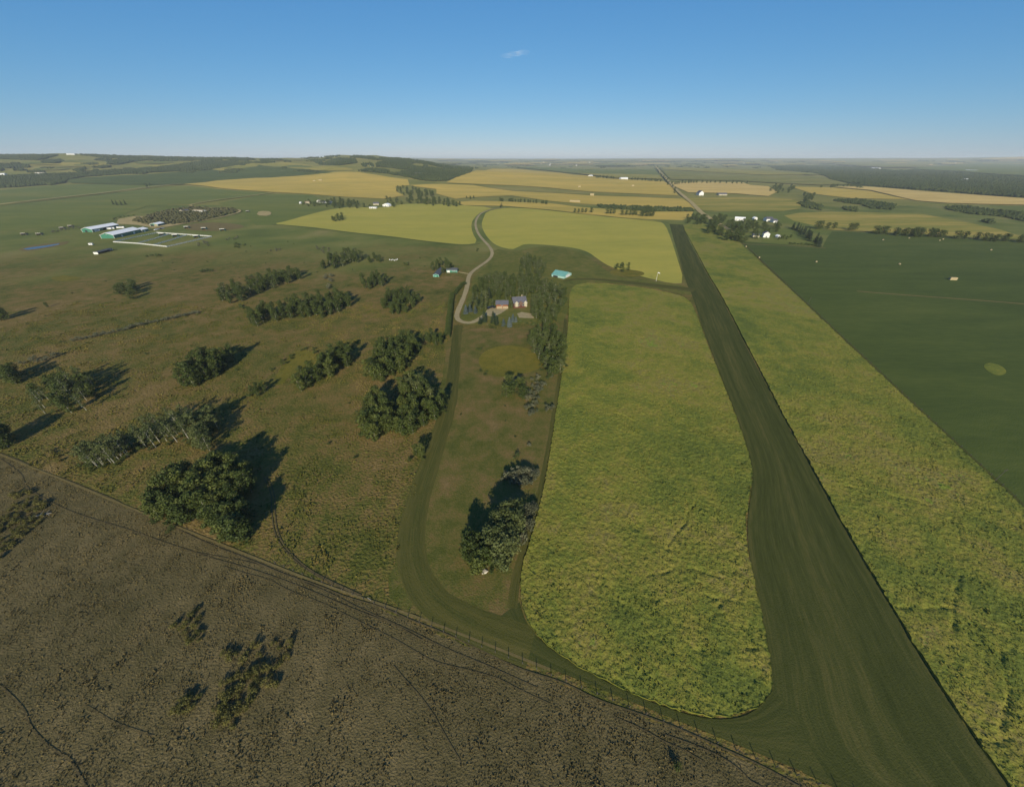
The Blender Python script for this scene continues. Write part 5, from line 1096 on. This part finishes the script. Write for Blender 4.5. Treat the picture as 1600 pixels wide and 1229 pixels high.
stack((922,305.5),(928,305.6),5,'short bale stack beside the green stripe in the golden field'); stack((903.5,293),(907,293),5,'left of two small bale stacks in the far golden field'); stack((987,291.5),(990.5,291.5),5,'right of two small bale stacks in the far golden field')
stack((489,284),(492.5,284),5,'left bale stack in the left golden field'); stack((498,283),(503,283),5,'right bale stack in the left golden field')
# windsock, poles, boulder, dead log, hives
p = at(1025, 439.2); e = empty('windsock', (p[0], p[1], 0)); MB().tube([(0, 0, -.3), (0, 0, 9.5)], [.16, .10], 8).build('pole', M['white'], e)
MB().tube([(.1, 0, 9.3), (.9, 0, 9.2), (1.9, .1, 8.8), (2.7, .2, 8.3)], [.55, .48, .36, .24], 10).build('sock', M['white'], e); tag(e, 'white windsock on a tall white pole at the corner of the upper crop', 'windsock')
for (x, y, h, lb) in ((1553, 752, 7.5, 'tall thin pole on the crop edge at the far right'), (1262, 476, 7.5, 'thin pole on the crop edge halfway up the dark green field')):
    p = at(x, y); e = empty('utility_pole', (p[0], p[1], 0)); MB().tube([(0, 0, -.5), (0, 0, h)], [.12, .08], 8).build('shaft', M['post'], e); MB().box(-.9, .9, -.06, .06, h-.8, h-.65).build('crossarm', M['post'], e); tag(e, lb, 'pole')
p = at(757, 893); m = MB(); R = np.random.RandomState(4); v = ico_v*np.array([1.3, 1.0, .45])*(1+R.uniform(-.22, .22, (12, 1)))+[0, 0, .15]; m.add([tuple(q) for q in v], [tuple(f) for f in ico_f]); o = m.build('boulder', M['rock']); o.location = (p[0], p[1], 0)
tag(o, 'pale boulder lying at the foot of the central thicket', 'boulder')
p = at(50, 808); q = at(82, 802); e = empty('dead_tree', (p[0], p[1], 0)); dx, dy = q[0]-p[0], q[1]-p[1]
MB().tube([(0, 0, .25), (dx*.5, dy*.5, .4), (dx, dy, .5)], [.28, .18, .06], 8).build('trunk', M['dead_wood'], e)
for t_, s_ in ((.4, 1), (.55, -1), (.7, 1), (.8, -1)): MB().tube([(dx*t_, dy*t_, .4), (dx*(t_+.2)-s_*1.2, dy*(t_+.2)+s_*1.6, .9)], [.08, .02], 5).build('branch', M['dead_wood'], e)
tag(e, 'fallen bleached dead tree lying by the willow patch at lower left', 'dead tree')
for i, (x, y) in enumerate(((609, 406.5), (611.5, 407), (614, 406.5), (616.5, 407.5), (619, 406.8), (621, 406))):
    p = at(x, y); e = empty('beehive', (p[0], p[1], 0), .3*i); MB().box(-.45, .45, -.45, .45, .15, 1.25).build('box', M['white'], e); MB().box(-.5, .5, -.5, .5, 1.25, 1.35).build('lid', M['white_metal'], e); tag(e, 'white box hive in the row right of the strip grove below the crop', 'beehive', 'row of white hives')
p = at(575, 934); q = at(580, 938.5); MBm = MB().tube([(p[0], p[1], .35), (q[0], q[1], .5)], [.12, .1], 6).build('fence_log', M['dead_wood']); tag(MBm, 'pale log lying against the start of the wire fence', 'log')

# ---------------------------------------------------------------- a wisp of cloud
mc, ntc, bc = newmat('cloud_wisp'); bc.inputs['Base Color'].default_value = (.95, .96, 1, 1); bc.inputs['Roughness'].default_value = 1; tl = ntc.nodes.new('ShaderNodeBsdfTranslucent'); ad = ntc.nodes.new('ShaderNodeAddShader')
ntc.links.new(bc.outputs[0], ad.inputs[0]); ntc.links.new(tl.outputs[0], ad.inputs[1])
trn = ntc.nodes.new('ShaderNodeBsdfTransparent'); mxc = ntc.nodes.new('ShaderNodeMixShader'); nz = ntc.nodes.new('ShaderNodeTexNoise'); nz.inputs['Scale'].default_value = .004; nz.inputs['Detail'].default_value = 6
lw = ntc.nodes.new('ShaderNodeLayerWeight'); lw.inputs['Blend'].default_value = .35; gg = ntc.nodes.new('ShaderNodeNewGeometry'); ntc.links.new(gg.outputs['Position'], nz.inputs['Vector'])
f1 = ntc.nodes.new('ShaderNodeMath'); f1.operation = 'SUBTRACT'; f1.inputs[0].default_value = 1; ntc.links.new(lw.outputs['Facing'], f1.inputs[1])
f2 = ntc.nodes.new('ShaderNodeMath'); f2.operation = 'MULTIPLY'; ntc.links.new(f1.outputs[0], f2.inputs[0]); ntc.links.new(nz.outputs['Fac'], f2.inputs[1])
f3 = ntc.nodes.new('ShaderNodeMath'); f3.operation = 'MULTIPLY'; f3.inputs[1].default_value = .13; ntc.links.new(f2.outputs[0], f3.inputs[0])
ntc.links.new(f3.outputs[0], mxc.inputs[0]); ntc.links.new(trn.outputs[0], mxc.inputs[1]); ntc.links.new(ad.outputs[0], mxc.inputs[2])
ntc.links.new(mxc.outputs[0], [x for x in ntc.nodes if x.type == 'OUTPUT_MATERIAL'][0].inputs['Surface'])
m = MB(); D = 16000.0
for (x, y, wx, wy) in ((791,87.5,5,.9),(796.5,87.2,4,.8),(803,84.5,6,1),(809,84.5,4,1.6),(812,83,4,1),(818,82,6,1)):
    a_ = (x-CX)/F; b_ = (y-CY)/F; dr = Vector((a_, cP-b_*sP, -(sP+b_*cP))); c_ = dr*(D/dr.y)+Vector((0, 0, H)); s_ = D*1.2/F
    sp2 = Vector((wx*s_, 300, wy*s_*.6)); n0 = len(m.v); kk = 16
    vs = []; fs = []
    for i in range(9):
        th_ = math.pi*i/8
        for j in range(kk):
            ph_ = 2*math.pi*j/kk; r_ = 1+.12*math.sin(3*ph_+i); vs.append((c_.x+sp2.x*math.sin(th_)*math.cos(ph_)*r_, c_.y+sp2.y*math.sin(th_)*math.sin(ph_), c_.z+sp2.z*math.cos(th_)*r_))
    for i in range(8):
        for j in range(kk): fs.append((i*kk+j, i*kk+(j+1) % kk, (i+1)*kk+(j+1) % kk, (i+1)*kk+j))
    m.add(vs, fs)
cl_ = m.build('cloud', mc); tag(cl_, 'faint thin wisp of white cloud high above the horizon', 'cloud', kind='stuff')
for p_ in cl_.data.polygons: p_.use_smooth = True
cl_.visible_shadow = False if False else True

# ---------------------------------------------------------------- the air
hz = MB().box(-64000, 64000, -2000, 62500, -30, 182).build('haze', None); hm = bpy.data.materials.new('haze'); hm.use_nodes = True; hn = hm.node_tree; hn.nodes.clear()
ho = hn.nodes.new('ShaderNodeOutputMaterial'); hv = hn.nodes.new('ShaderNodeVolumePrincipled'); hv.inputs['Density'].default_value = 5.5e-5; hv.inputs['Color'].default_value = (.86, .95, 1, 1); hv.inputs['Anisotropy'].default_value = 0
hn.links.new(hv.outputs[0], ho.inputs['Volume']); hz.data.materials.append(hm); hz['kind'] = 'stuff'; hz['label'] = 'thin pale summer haze over the far plain'; hz['category'] = 'haze'
